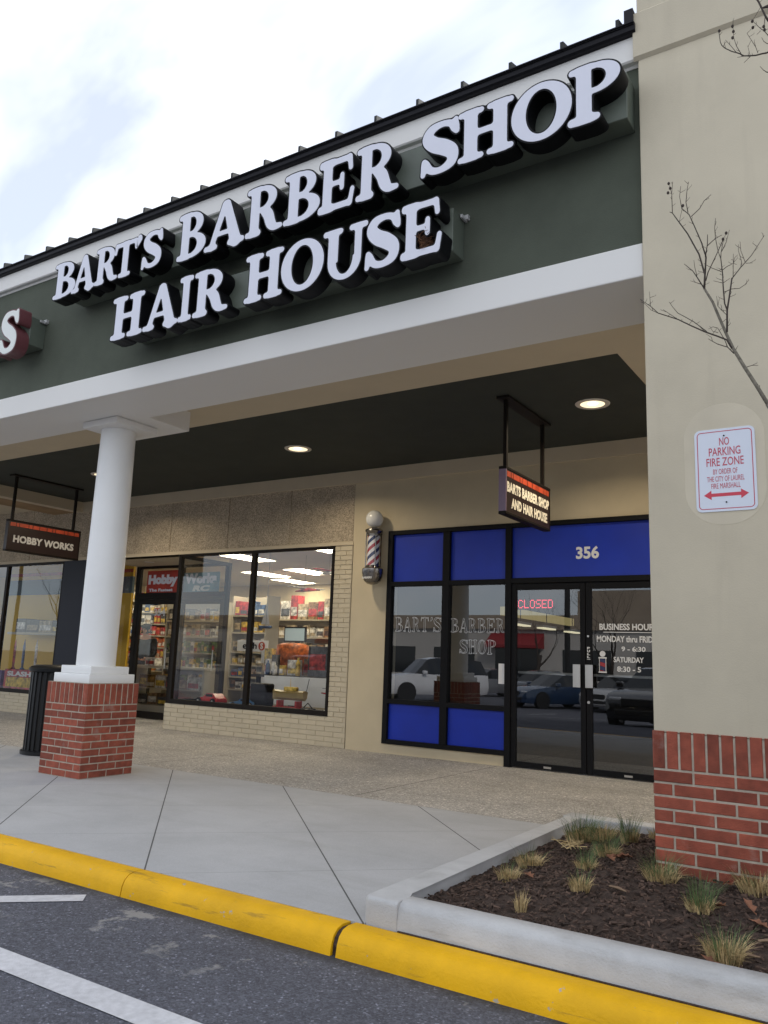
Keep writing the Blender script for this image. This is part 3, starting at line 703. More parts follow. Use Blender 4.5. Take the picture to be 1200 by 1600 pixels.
# dim room behind
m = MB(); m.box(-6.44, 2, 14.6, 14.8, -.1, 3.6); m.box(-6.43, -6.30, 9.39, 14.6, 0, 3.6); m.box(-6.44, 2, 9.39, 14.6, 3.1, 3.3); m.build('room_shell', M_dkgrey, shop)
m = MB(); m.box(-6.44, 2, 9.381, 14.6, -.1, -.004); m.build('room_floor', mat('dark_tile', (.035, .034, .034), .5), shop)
m = MB(); m.box(-5.30, -5.20, 11.5, 14.5, 1.93, 2.06); m.build('glowing_band', mat('yellow_glow_band', (.5, .42, .2), .6, emit=(1, .80, .32), estr=.28), shop)  # stands in for a yellow lit band; its light is added as glow
for y, lab in ((10.66, 'nearest'), (11.64, 'middle'), (12.75, 'farthest')):
    t = empty('tube_light', (-4.6, y, 1.73), 'dim yellow tube light, %s of three inside the dark barber shop' % lab, 'ceiling light', 'tube lights in the barber shop')
    m = MB(); m.box(-4.65, -4.55, y-.26, y+.26, 1.725, 1.745); m.build('diffuser', M_troffdim, t); m = MB(); m.box(-4.66, -4.54, y-.27, y+.27, 1.746, 1.78); m.build('housing', M_wht, t)
    m = MB(); m.box(-4.605, -4.595, y-.005, y+.005, 1.78, 3.1); m.build('hanger', M_black, t)
# closed sign: dot matrix
DM = {'C': '01110 10001 10000 10000 10000 10001 01110', 'L': '10000 10000 10000 10000 10000 10000 11111', 'O': '01110 10001 10001 10001 10001 10001 01110', 'S': '01111 10000 10000 01110 00001 00001 11110', 'E': '11111 10000 10000 11110 10000 10000 11111', 'D': '11110 10001 10001 10001 10001 10001 11110'}
t = empty('closed_sign', (-3.78, WY+.1, 1.85), 'red lit dot sign reading CLOSED behind the left barber shop door', 'sign')
m = MB(); m.box(-4.02, -3.545, WY+.095, WY+.13, 1.845, 1.98); m.build('housing', M_black, t)
m = MB(); x = -4.005
for ch in 'CLOSED':
    for r_, row in enumerate(DM[ch].split()):
        for c_, v in enumerate(row):
            if v == '1': m.sphere((x+c_*.0130, WY+.094, 1.958-r_*.0150), .0052, 8, 5)
    x += .076
m.build('led_text', M_led, t)

# barber pole on the wall
bpx, bpy_ = -6.0, 8.97
t = empty('barber_pole', (bpx, WY, 2.2), 'barber pole with red, white and navy stripes and a white globe on the beige wall', 'barber pole')
m = MB(); m.sphere((bpx, bpy_, 3.055), .118, 32, 20); m.build('globe', M_globe, t, True)
m = MB(); m.lathe([(.06, 2.928), (.085, 2.925), (.118, 2.905), (.122, 2.885), (.112, 2.868), (.09, 2.845), (.09, 2.82)], (bpx, bpy_, 0), 40); autosmooth(m.build('top_cap', M_chrome, t))
m = MB(); m.lathe([(.02, 2.165), (.07, 2.178), (.112, 2.215), (.134, 2.27), (.138, 2.305), (.142, 2.312), (.142, 2.372), (.125, 2.388), (.095, 2.40), (.09, 2.42)], (bpx, bpy_, 0), 40); autosmooth(m.build('bottom_cup', M_chrome, t))
cyl = bpy.data.materials.new('barber_stripes'); cyl.use_nodes = True; tt = cyl.node_tree; pb = tt.nodes['Principled BSDF']; pb.inputs['Roughness'].default_value = .25; pb.inputs['Coat Weight'].default_value = .6
cols = [(.62, .62, .66), (.30, .03, .04), (.62, .62, .66), (.02, .03, .09)]
sm = []
for c, nme in zip(cols, ('stripe_white', 'stripe_red', 'stripe_white', 'stripe_navy')):
    sm.append(mat('pole_'+nme, c, .25, coat=.5))
bm = bmesh.new(); n, kz = 48, 56; g = [[bm.verts.new((bpx+.083*math.cos(2*math.pi*a/n), bpy_+.083*math.sin(2*math.pi*a/n), 2.41+.42*z/kz)) for a in range(n)] for z in range(kz+1)]
# stripes follow the helix: shear the rings so that mesh rows run along the stripes
for z in range(kz+1):
    for a in range(n):
        an = 2*math.pi*a/n+z/kz*2.5*math.pi*.8
        g[z][a].co = (bpx+.083*math.cos(an), bpy_+.083*math.sin(an), 2.41+.42*z/kz)
for z in range(kz):
    for a in range(n):
        f = bm.faces.new((g[z][a], g[z][(a+1) % n], g[z+1][(a+1) % n], g[z+1][a])); f.material_index = (a*8//n) % 4; f.smooth = True
me = bpy.data.meshes.new('striped_cylinder'); bm.to_mesh(me); bm.free()
for q in sm: me.materials.append(q)
o = bpy.data.objects.new('striped_cylinder', me); COL.objects.link(o); attach(o, t)
m = MB()
for a in (40, 140, 220, 320): m.box(bpx+.10*math.cos(R(a))-.005, bpx+.10*math.cos(R(a))+.005, bpy_+.10*math.sin(R(a))-.005, bpy_+.10*math.sin(R(a))+.005, 2.39, 2.87)
m.box(bpx-.03, bpx+.03, bpy_+.08, WY-.001, 2.30, 2.37); m.box(bpx-.03, bpx+.03, bpy_+.08, WY-.001, 2.86, 2.91); m.build('bracket', M_chrome, t)
text('lettering', 'BARBERS', -6.075, -5.925, 2.235, 2.262, (0, bpy_-.128, 0), (1, 0, 0), M_vinyl, t, bold=.03)

# ================================================================ HANGING SIGNS
def hanging(label, x, y0, y1, z0, z1, lines, tm, ends, lit):
    t = empty('hanging_sign', (x, (y0+y1)/2, 3.8), label, 'sign')
    m = MB(); m.box(x-.033, x+.033, y0+.012, y1-.012, z0+.02, z1-.02); m.build('box', M_signbox, t)
    m = MB(); m.box(x-.04, x+.04, y0-.006, y1+.006, z1-.028, z1, .004, 1); m.box(x-.04, x+.04, y0-.006, y1+.006, z0, z0+.028, .004, 1); m.box(x-.038, x+.038, y1-.012, y1+.002, z0+.028, z1-.028); m.build('frame', M_bronze, t)
    m = MB(); m.box(x-.0385, x+.0385, y0-.004, y0+.012, z0+.029, z1-.029); m.build('end_panel', ends, t)
    for s in (1, -1):
        y = y0+.03; k = 0
        while y < y1-.05:
            w_ = min((.10, .055, .16, .07, .12, .13)[k % 6], y1-.02-y); m = MB(); m.box(x+s*.034 if s > 0 else x-.036, x+.036 if s > 0 else x-.034, y, y+w_-.012, z1-.098, z1-.042); m.build('stripe', M_signred, t); y += w_; k += 1
    for s, a0, a1, b0_, b1_ in lines:
        text('lettering', s, a0, a1, b0_, b1_, (x+.0335, 0, 0), (0, 1, 0), tm, t, bold=.045, th=.003, spacing=1.04)
        text('lettering', s, -a1, -a0, b0_, b1_, (x-.0335, 0, 0), (0, -1, 0), tm, t, bold=.045, th=.003, spacing=1.04)
    for yy in (y0+.065, y1-.13):
        m = MB(); m.box(x-.018, x+.018, yy-.018, yy+.018, z1, 3.79); m.build('post', M_bronze, t)
    m = MB(); m.box(x-.07, x+.07, y0-.02, y1-.05, 3.775, 3.799, .004, 1); m.build('ceiling_plate', M_bronze, t)
    return t
hanging("small hanging sign with red stripe reading BART'S BARBER SHOP AND HAIR HOUSE", -3.24, 7.055, 8.205, 2.61, 3.085,
        [("BARTS BARBER SHOP", 7.085, 8.175, 2.835, 2.940), ('AND HAIR HOUSE', 7.19, 8.125, 2.685, 2.790)], M_signtext, M_signend, 1)
hanging('small dark hanging sign with grey letters reading HOBBY WORKS', -11.49, 7.10, 8.385, 2.612, 3.10, [('HOBBY WORKS', 7.20, 8.275, 2.755, 2.868)], M_greytext, M_signbox, 0)

# ================================================================ NO PARKING SIGN
t = empty('no_parking_sign', (-.778, py0, 2.02), 'white metal sign with red lettering reading NO PARKING FIRE ZONE on the pier', 'sign')
def rrect(m, cx_, cz, hx, hz, r, y, th, n=8):
    pts = []
    for sx, sz, a0 in ((1, 1, 0), (-1, 1, 90), (-1, -1, 180), (1, -1, 270)):
        for k in range(n+1):
            a = R(a0+90*k/n); pts.append((cx_+sx*(hx-r)+r*math.cos(a), cz+sz*(hz-r)+r*math.sin(a)))
    a = [m.bm.verts.new((x, y, z)) for x, z in pts]; b = [m.bm.verts.new((x, y+th, z)) for x, z in pts]; k = len(pts)
    m.bm.faces.new(a); m.bm.faces.new(b[::-1])
    for i in range(k): m.bm.faces.new((a[i], b[i], b[(i+1) % k], a[(i+1) % k]))
    return pts
sxc, szc = -.779, 2.250
m = MB(); rrect(m, sxc-.005, szc+.035, .205, .335, .19, py0-.0012, .001); m.build('stucco_patch', mat('repainted_stucco', (.586, .522, .396), .9, var=.06, vscale=4, bump=.12, bscale=130), pier)
m = MB(); rrect(m, sxc, szc, .153, .2285, .03, py0-.006, .004); m.build('plate', M_signwhite, t)
m = MB(); n = 8
def ring_pts(hx, hz, r):
    p = []
    for sx, sz, a0 in ((1, 1, 0), (-1, 1, 90), (-1, -1, 180), (1, -1, 270)):
        for k in range(n+1):
            a = R(a0+90*k/n); p.append((sxc+sx*(hx-r)+r*math.cos(a), py0-.0065, szc+sz*(hz-r)+r*math.sin(a)))
    return [m.bm.verts.new(q) for q in p]
A_ = ring_pts(.140, .2155, .022); B_ = ring_pts(.1355, .211, .0175)
for i in range(len(A_)): m.bm.faces.new((A_[i], A_[(i+1) % len(A_)], B_[(i+1) % len(B_)], B_[i]))
m.build('border', M_signpink, t)
T = lambda s, w_, zc, h, bo=.0: text('lettering', s, sxc-w_/2, sxc+w_/2, zc-h/2, zc+h/2, (0, py0-.0062, 0), (1, 0, 0), M_signpink, t, bold=bo, th=.0008)
T('NO', .050, szc+.156, .044, .008); T('PARKING', .160, szc+.101, .046, .008); T('FIRE ZONE', .188, szc+.044, .046, .008)
T('BY ORDER OF', .122, szc-.010, .029); T('THE CITY OF LAUREL', .188, szc-.050, .029); T('FIRE MARSHALL', .147, szc-.089, .029)
m = MB(); za = szc-.138; h = .0115
m.poly([(sxc-.113, py0-.0066, za), (sxc-.074, py0-.0066, za-.026), (sxc-.074, py0-.0066, za-h*.8), (sxc+.074, py0-.0066, za-h*.8), (sxc+.074, py0-.0066, za-.026), (sxc+.113, py0-.0066, za), (sxc+.074, py0-.0066, za+.026), (sxc+.074, py0-.0066, za+h*.8), (sxc-.074, py0-.0066, za+h*.8), (sxc-.074, py0-.0066, za+.026)]); m.build('arrow', mat('solid_red_ink', (.58, .045, .075), .5), t)
for zz in (szc+.187, szc-.180):
    m = MB(); m.tube([(sxc, py0-.009, zz), (sxc, py0-.005, zz)], .0045, 12); m.build('screw', M_black, t)

# ================================================================ LITTER BIN
bx_, by_ = -8.34, 6.02
t = empty('litter_bin', (bx_, by_, 0), 'black slatted steel litter bin behind the brick pedestal', 'litter bin')
m = MB(); m.lathe([(.27, .03), (.285, .06), (.285, .94), (.27, .94), (.26, .05)], (bx_, by_, 0), 32, cap=False); m.build('liner', M_dkgrey, t, True)
for k in range(28):
    a = 2*math.pi*k/28; m = MB(); q = Matrix.Translation((bx_, by_, 0)) @ Matrix.Rotation(a, 4, 'Z')
    m.box(.296, .306, -.018, .018, .03, .92, .002, 1, M=q); m.build('slat', M_bin, t)
m = MB(); m.lathe([(.30, .90), (.33, .915), (.335, .945), (.31, .97), (.25, .985), (.20, .97), (.20, .93)], (bx_, by_, 0), 40, cap=False); autosmooth(m.build('rim', M_bin, t))
m = MB(); m.lathe([(.29, .0), (.335, .005), (.335, .04), (.29, .055)], (bx_, by_, 0), 40); autosmooth(m.build('base_ring', M_bin, t))

# ================================================================ HOBBY SHOP
hob = empty('hobby_shop', (-10, WY, 0), 'hobby shop front with pebble panels, cream brick sill and bronze framed display windows', 'shop')
# pebble-faced wall panels above the windows
xs_ = [-19.0, -17.7, -16.45, -15.2, -13.93, -12.68, -11.40, -10.13, -8.845, -7.60, -6.455]
for a, b in zip(xs_, xs_[1:]):
    m = MB(); m.box(a+.006, b-.006, WY, WY+.2, 2.80, 3.9, .004, 1); m.build('wall_panel', M_panel, hob)
m = MB(); m.box(-19, -6.4402, WY+.012, WY+.21, 2.80, 3.9); m.box(-6.4545, -6.4402, WY+.001, WY+.2, 2.80, 3.9); m.build('panel_joint', M_border, hob)
m = MB(); m.box(-19, -6.4401, WY-.012, WY+.2, 2.745, 2.799, .004, 1); m.build('lintel', M_border, hob)
# painted brick sill walls and pilaster
m = MB(); m.box(-9.93, -6.452, WY+.004, WY+.25, -.1, .392); m.box(-6.748, -6.452, WY+.005, WY+.25, .392, 2.744); m.box(-19, -12.83, WY+.004, WY+.25, -.1, .355); core = m.build('sill_wall', M_pmort, hob)
m = MB(); bh = .0667
bricks_face(m, (-9.945, WY-.004, 0), (1, 0, 0), (0, -1, 0), 3.495, [('r', bh)]*6, .3, bh, .007)
bricks_face(m, (-6.755, WY-.004, .4002), (1, 0, 0), (0, -1, 0), .305, [('r', bh)]*35, .2, bh, .007, half0=1)
bricks_face(m, (-9.945, WY+.6, 0), (0, -1, 0), (-1, 0, 0), .604, [('r', bh)]*6, .3, bh, .007)
m.build('painted_brickwork', M_pbrick, core); m = MB()
bricks_face(m, (-19.0, WY-.004, 0), (1, 0, 0), (0, -1, 0), 6.17, [('r', .0605)]*6, .3, .0605, .007)
m.build('painted_brickwork', M_pbrick, core)
BY = 10.25      # recessed entrance
m = MB(); f0, f1 = WY-.012, WY+.06
B_ = lambda x0, x1, z0, z1, a=f0, b=f1: m.box(x0, x1, a, b, z0, z1, .003, 1)
B_(-9.875, -9.815, .40, 2.744); B_(-8.315, -8.232, .4701, 2.7049, f0+.002); B_(-6.80, -6.757, .4, 2.744)
B_(-9.8149, -6.8001, 2.705, 2.744); B_(-9.8149, -6.8001, .40, .47)
B_(-14.60, -14.53, .42, 2.70); B_(-12.87, -12.831, .355, 2.744); B_(-19, -12.871, 2.70, 2.744); B_(-19, -12.871, .355, .42); B_(-16.6, -16.53, .4201, 2.6999)
m.box(-9.87, -9.81, BY-.03, BY+.03, 0, 2.744); m.box(-9.865, -9.815, f1+.001, BY-.031, 2.69, 2.744); m.box(-9.865, -9.815, f1+.001, BY-.031, .40, .46)
m.build('window_frame', M_bronze, hob)
def pane(p): q = MB(); q.quad(*p); return q.build('window_pane', G_clear, hob)
yy = WY+.02
for x0, x1, z0, z1 in ((-9.815, -8.315, .47, 2.705), (-8.232, -6.80, .47, 2.705), (-14.53, -12.87, .42, 2.70), (-16.53, -14.60, .42, 2.70), (-19, -16.6, .42, 2.70)):
    pane(((x0, yy, z0), (x1, yy, z0), (x1, yy, z1), (x0, yy, z1)))
pane(((-9.84, WY+.062, .46), (-9.84, BY-.032, .46), (-9.84, BY-.032, 2.69), (-9.84, WY+.062, 2.69)))
m = MB(); m.box(-12.8305, -12.17, WY-.012, WY+.05, 0, 2.744); m.box(-12.23, -12.17, WY+.0501, BY-.031, 0, .35); m.build('dark_side_panel', M_navy, hob)
m = MB(); m.box(-12.169, -9.876, WY-.005, BY+.03, 2.745, 2.80); m.build('recess_ceiling', M_border, hob)
m = MB(); m.lathe([(.09, 2.7449), (.09, 2.738), (.075, 2.735)], (-11.25, 9.7, 0), 24); m.build('recess_lamp', M_ring, hob)
# entrance doors in the recess
m = MB()
for x0, x1 in ((-12.169, -12.06), (-11.05, -10.93), (-9.9, -9.871)): m.box(x0, x1, BY-.03, BY+.03, 0, 2.744)
m.box(-12.0599, -11.0501, BY-.029, BY+.03, 2.13, 2.25); m.box(-10.9299, -9.9001, BY-.029, BY+.03, 2.13, 2.25); m.box(-12.0599, -11.0501, BY-.029, BY+.03, 2.70, 2.744); m.box(-10.9299, -9.9001, BY-.029, BY+.03, 2.70, 2.744)
m.build('door_frame', M_bronze, hob)
for x0, x1 in ((-12.058, -11.052), (-10.928, -9.902)):
    m = MB(); a, b = BY-.025, BY+.02
    m.box(x0, x0+.07, a, b, .01, 2.125); m.box(x1-.07, x1, a, b, .01, 2.125); m.box(x0+.0701, x1-.0701, a, b, 2.04, 2.125); m.box(x0+.0701, x1-.0701, a, b, .01, .13)
    d = m.build('door', M_bronze, hob)
    m = MB(); m.quad((x0+.07, BY, .13), (x1-.07, BY, .13), (x1-.07, BY, 2.04), (x0+.07, BY, 2.04)); m.build('door_pane', G_clear, d)
    m = MB(); m.tube([(x1-.12, BY-.07, .9), (x1-.12, BY-.07, 1.25)], .012, 10); m.box(x1-.13, x1-.11, BY-.07, BY-.025, .92, .94); m.box(x1-.13, x1-.11, BY-.07, BY-.025, 1.21, 1.23); m.build('handle', M_metal, d)
    if x0 < -11: text('house_number', '354', x0+.42, x0+.72, 1.83, 1.96, (0, BY-.004, 0), (1, 0, 0), M_vgrey, d, bold=.03)
M_rb = mat('red_banner', (.40, .035, .02), .6, var=.3, vscale=4); M_bb = mat('blue_banner', (.16, .30, .36), .6, var=.25, vscale=3)
t = empty('transom_banner', (-11, BY, 2.25), 'red and blue printed banner reading Hobby Works over the recessed entrance doors', 'banner')
m = MB(); m.box(-11.9, -11.051, BY+.001, BY+.004, 2.2501, 2.66); m.build('red_panel', M_rb, t)
m = MB(); m.box(-10.929, -10.05, BY+.001, BY+.004, 2.2501, 2.60); m.build('blue_panel', M_bb, t)
text('lettering', 'Hobby', -11.86, -11.09, 2.36, 2.585, (0, BY-.001, 0), (1, 0, 0), M_face, t, bold=.07)
text('lettering', 'Works', -10.90, -10.12, 2.40, 2.585, (0, BY-.001, 0), (1, 0, 0), M_face, t, bold=.06)
text('lettering', 'The Fastest', -11.83, -11.20, 2.275, 2.33, (0, BY-.001, 0), (1, 0, 0), M_face, t, bold=.05)
text('lettering', 'RC', -10.70, -10.30, 2.265, 2.37, (0, BY-.0015, 0), (1, 0, 0), M_face2, t, bold=.06, slant=.4)
# room
M_cream = mat('cream_wall', (.62, .52, .34), .8, var=.05); M_ceil = mat('ceiling_tile', (.60, .56, .55), .85, var=.03)
m = MB(); m.box(-22, -6.46, 17.6, 17.8, 0, 3.3); m.box(-6.46, -6.441, WY+.26, 17.8, 0, 3.3); m.box(-22.2, -22, WY+.26, 17.8, 0, 3.3); m.build('room_wall', M_cream, hob)
m = MB(); m.box(-22, -6.46, WY+.22, 17.6, 3.16, 3.3); m.build('room_ceiling', M_ceil, hob)
m = MB(); m.box(-22, -6.46, BY+.04, 17.6, -.1, .004); m.box(-9.8, -6.46, WY+.26, BY+.039, .34, .40); m.box(-22, -12.24, WY+.26, BY+.039, .29, .35); m.build('room_floor', mat('grey_carpet', (.12, .11, .10), .95), hob)
LG = 'ceiling panel lights in the hobby shop'
for x, y, lab in ((-11.7, 14.8, 'right of the middle'), (-13.15, 15.0, 'in the middle'), (-13.6, 16.6, 'at the back'), (-11.35, 12.3, 'nearest the entrance door'), (-16.0, 12.2, 'over the left display'), (-16.6, 15.2, 'at the back left'), (-9.0, 15.6, 'behind the right pilaster'), (-8.9, 11.6, 'over the right display')):
    t = empty('panel_light', (x, y, 3.16), 'bright rectangular ceiling panel light in the hobby shop ' + lab, 'ceiling light', LG)
    m = MB(); m.box(x-.29, x+.29, y-.60, y+.60, 3.148, 3.152); m.build('diffuser', M_troff, t)
    m = MB()
    for q in ((x-.31, x-.2901, y-.62, y+.62), (x+.2901, x+.31, y-.62, y+.62), (x-.29, x+.29, y-.62, y-.6001), (x-.29, x+.29, y+.6001, y+.62)): m.box(*q, 3.142, 3.159)
    m.build('frame', M_wht, t)
# shelving with boxes
BC = {'orange': (.48, .11, .02), 'red': (.36, .03, .03), 'yellow': (.55, .38, .06), 'white': (.55, .53, .50), 'dark grey': (.06, .06, .065), 'brown': (.22, .13, .07), 'green': (.10, .17, .05), 'blue': (.05, .10, .22), 'purple': (.10, .03, .20), 'tan': (.34, .27, .18)}
BM = {k: mat('carton_'+k.replace(' ', '_'), v, .5, var=.75, vscale=13) for k, v in BC.items()}
M_shelf = mat('shelf_metal', (.42, .38, .30), .6)
def shelf(x0, x1, y, levels, label, depth=.4, back=True):
    t = empty('shelf_unit', ((x0+x1)/2, y, 0), label, 'shelf')
    for z in levels:
        m = MB(); m.box(x0, x1, y, y+depth, z-.03, z); m.build('shelf_board', M_shelf, t)
    m = MB(); m.box(x0-.03, x0-.001, y, y+depth, 0, levels[-1]+.4); m.box(x1+.001, x1+.03, y, y+depth, 0, levels[-1]+.4)
    if back: m.box(x0, x1, y+depth+.001, y+depth+.03, 0, levels[-1]+.4)
    m.build('shelf_frame', M_shelf, t); return t
def carton(x, y, z, w_, d, h, c, label, group, txt=None):
    o = empty('product_box', (x, y, z), label, 'box', group)
    m = MB(); m.box(x-w_/2, x+w_/2, y, y+d, z+.001, z+h, .003, 1); m.build('carton', BM[c], o)
    k = random.random(); m = MB()
    cc = random.choice(['white', 'dark grey', 'yellow', 'red', 'tan'])
    if cc == c: cc = 'white' if c != 'white' else 'blue'
    m.box(x-w_*.42, x+w_*.42, y-.003, y-.0005, z+h*(.12+.1*k), z+h*(.45+.3*k)); m.build('printed_front', BM[cc], o)
    if txt: text('lettering', txt, x-w_*.40, x+w_*.40, z+h*.68, z+h*.92, (0, y-.001, 0), (1, 0, 0), M_vinyl, o, bold=.05)
    return o
def fill(x0, x1, y, z, hmax, cols, where, wr=(.09, .2)):
    x = x0+.03
    while x < x1-.1:
        w_ = min(random.uniform(*wr), x1-x-.02); c = random.choice(cols); h = hmax*random.uniform(.6, .98)
        carton(x+w_/2, y+.03, z, w_, .26, h, c, '%s printed product box %s' % (c, where), '%s boxes %s' % (c, where)); x += w_+.015
LV = [.75, 1.03, 1.30, 1.58, 1.86, 2.14, 2.42]
shelf(-16.3, -14.4, 13.6, LV, 'tall merchandise shelf seen through the left entrance door')
for z, cs in zip(LV, (['orange', 'dark grey'], ['orange', 'red', 'tan'], ['orange', 'dark grey', 'orange'], ['orange', 'red', 'white'], ['white', 'dark grey', 'red'], ['tan', 'white', 'blue'], ['yellow', 'red', 'white'])):
    fill(-16.3, -14.4, 13.6, z, .25, cs, 'on the shelf behind the left entrance door')
shelf(-14.2, -12.4, 12.9, [.5, .85, 1.2, 1.55, 1.9], 'shelf of green packets seen through the right entrance door')
for z in (.5, .85, 1.2): fill(-14.2, -12.4, 12.9, z, .27, ['green', 'green', 'yellow', 'white'], 'on the shelf behind the right entrance door', (.07, .11))
for z in (1.55, 1.9): fill(-14.2, -12.4, 12.9, z, .30, ['white', 'dark grey', 'tan'], 'on the upper shelf behind the right entrance door', (.08, .16))
shelf(-13.4, -8.2, 15.0, [.7, 1.2, 1.65, 2.06], 'long wall shelf stacked with model kits at the back right of the hobby shop')
for z, h in ((.7, .4), (1.2, .36), (1.65, .30)): fill(-13.4, -8.2, 15.0, z, h, ['brown', 'tan', 'dark grey', 'white'], 'on the long back shelf of the hobby shop', (.14, .3))
fill(-13.2, -8.3, 15.0, 2.06, .58, ['brown', 'red', 'tan', 'dark grey', 'white'], 'on the top of the long back shelf', (.15, .30))
shelf(-11.9, -11.0, 12.6, [.5, .75, 1.0, 1.25, 1.65, 2.0], 'narrow rack of model kits behind the corner window')
fill(-11.9, -11.0, 12.6, 2.0, .3, ['red', 'white', 'blue'], 'on the top of the narrow rack', (.1, .2)); fill(-11.9, -11.0, 12.6, 1.25, .3, ['tan', 'white'], 'in the middle of the narrow rack', (.1, .2)); fill(-11.9, -11.0, 12.6, .75, .2, ['white', 'blue', 'brown'], 'below the middle of the narrow rack', (.1, .2)); fill(-11.9, -11.0, 12.6, 1.65, .3, ['yellow', 'dark grey'], 'on the narrow rack behind the corner window'); fill(-11.9, -11.0, 12.6, .5, .2, ['white', 'tan', 'brown'], 'low on the narrow rack behind the corner window'); fill(-11.9, -11.0, 12.6, 1.0, .2, ['tan', 'brown'], 'low on the narrow rack behind the corner window')
# schleich-like toy sign stays plain white with its red dot
t = empty('shelf_sign', (-10.9, 12.2, 1.25), 'white shelf sign with red round dot on the narrow rack', 'sign'); m = MB(); m.box(-11.35, -10.55, 12.2, 12.22, 1.26, 1.48); m.build('board', M_wht, t)
m = MB(); m.tube([(-10.70, 12.195, 1.37), (-10.70, 12.199, 1.37)], .085, 24); m.build('dot', M_signred, t); text('lettering', 'eich', -11.2, -10.83, 1.31, 1.44, (0, 12.199, 0), (1, 0, 0), M_black, t, bold=.02); text('lettering', 'S', -10.735, -10.665, 1.31, 1.43, (0, 12.194, 0), (1, 0, 0), M_wht, t, bold=.04)
t = empty('poster', (-10.1, 11.8, .6), 'tall white poster strip with red dot behind the window mullion', 'poster'); m = MB(); m.box(-10.35, -10.05, 11.8, 11.81, .62, 1.25); m.build('board', M_wht, t); m = MB(); m.tube([(-10.2, 11.795, 1.12), (-10.2, 11.799, 1.12)], .06, 20); m.build('dot', M_signred, t)
# counter, person
t = empty('display_counter', (-12.8, 11.4, 0), 'glass fronted display counter inside the hobby shop entrance', 'counter')
m = MB(); m.box(-13.6, -11.4, 11.4, 11.9, .86, .91); m.box(-13.6, -11.4, 11.4, 11.9, .0, .14); m.box(-11.45, -11.4, 11.4, 11.9, .14, .86); m.box(-13.6, -13.55, 11.4, 11.9, .14, .86); m.build('cabinet', M_shelf, t)
m = MB(); m.box(-13.549, -11.451, 11.6, 11.89, .45, .47); m.build('shelf_board', M_shelf, t); m = MB(); m.quad((-13.55, 11.41, .14), (-11.45, 11.41, .14), (-11.45, 11.41, .86), (-13.55, 11.41, .86)); m.build('glass_front', G_clear, t)
fill(-13.5, -11.5, 11.6, .14, .24, ['dark grey', 'brown', 'red'], 'inside the glass display counter', (.2, .4)); fill(-13.5, -11.5, 11.6, .47, .26, ['dark grey', 'white', 'brown'], 'on the middle shelf of the glass display counter', (.2, .4))
carton(-13.0, 11.45, .911, .28, .2, .16, 'white', 'small white box on the glass display counter', None)
def skin(name, verts, edges, rad, m, root=0, parent=None, sub=2):
    me = bpy.data.meshes.new(name); me.from_pydata(verts, edges, [])
    o = bpy.data.objects.new(name, me); COL.objects.link(o)
    sk = o.modifiers.new('skin', 'SKIN'); sk.use_smooth_shade = True
    for i, r in enumerate(rad): me.skin_vertices[0].data[i].radius = r if hasattr(r, '__len__') else (r, r)
    me.skin_vertices[0].data[root].use_root = True
    ss = o.modifiers.new('sub', 'SUBSURF'); ss.levels = sub; ss.render_levels = sub
    dg = bpy.context.evaluated_depsgraph_get(); me2 = bpy.data.meshes.new_from_object(o.evaluated_get(dg)); o.modifiers.clear(); o.data = me2; bpy.data.meshes.remove(me)
    me2.materials.clear(); me2.materials.append(m)
    for p in me2.polygons: p.use_smooth = True
    if parent: attach(o, parent)
    return o
M_skin = mat('skin', (.45, .25, .17), .55); M_jack = mat('black_jacket', (.012, .013, .014), .8); M_jeans = mat('dark_trousers', (.02, .022, .03), .85); M_hair = mat('black_hair', (.010, .008, .007), .6)
PX, PY = -14.22, 12.35
pe = empty('person', (PX, PY, 0), 'person with short black hair and dark jacket standing behind the display counter', 'person')
pv = [(0, 0, .98), (0, 0, 1.12), (0, .01, 1.32), (0, 0, 1.46), (0, -.01, 1.53), (0, -.03, 1.62), (0, -.035, 1.72),
      (.10, 0, .92), (.11, -.01, .52), (.11, .03, .09), (.12, -.12, .04), (-.10, 0, .92), (-.11, .0, .52), (-.11, .03, .09), (-.12, -.12, .04),
      (.19, 0, 1.42), (.25, -.02, 1.15), (.20, -.22, 1.02), (.16, -.30, 1.03), (-.19, 0, 1.42), (-.26, -.01, 1.15), (-.22, -.20, 1.0), (-.18, -.28, 1.01)]
pe_ = [(0, 1), (1, 2), (2, 3), (3, 4), (4, 5), (5, 6), (0, 7), (7, 8), (8, 9), (9, 10), (0, 11), (11, 12), (12, 13), (13, 14), (3, 15), (15, 16), (16, 17), (17, 18), (3, 19), (19, 20), (20, 21), (21, 22)]
pr_ = [(.15, .11), (.14, .10), (.17, .12), (.10, .08), .055, (.078, .092), (.07, .082), .09, .065, .05, .045, .09, .065, .05, .045, .07, .052, .042, .045, .07, .052, .042, .045]
A3 = R(20)
tr_ = lambda p, s=1: (PX+p[0]*math.cos(A3)-p[1]*math.sin(A3), PY+p[0]*math.sin(A3)+p[1]*math.cos(A3), p[2])
body = skin('body', [tr_(p) for p in pv], pe_, pr_, M_skin, 0, pe)
jv = [pv[i] for i in (0, 1, 2, 3, 15, 16, 17, 19, 20, 21)]
skin('jacket', [tr_(p) for p in jv], [(0, 1), (1, 2), (2, 3), (3, 4), (4, 5), (5, 6), (3, 7), (7, 8), (8, 9)], [(.19, .14), (.18, .13), (.21, .15), (.13, .11), .095, .07, .06, .095, .07, .06], M_jack, 0, pe)
tv = [pv[i] for i in (0, 7, 8, 9, 11, 12, 13)]
skin('trousers', [tr_(p) for p in tv], [(0, 1), (1, 2), (2, 3), (0, 4), (4, 5), (5, 6)], [(.17, .13), .11, .085, .07, .11, .085, .07], M_jeans, 0, pe)
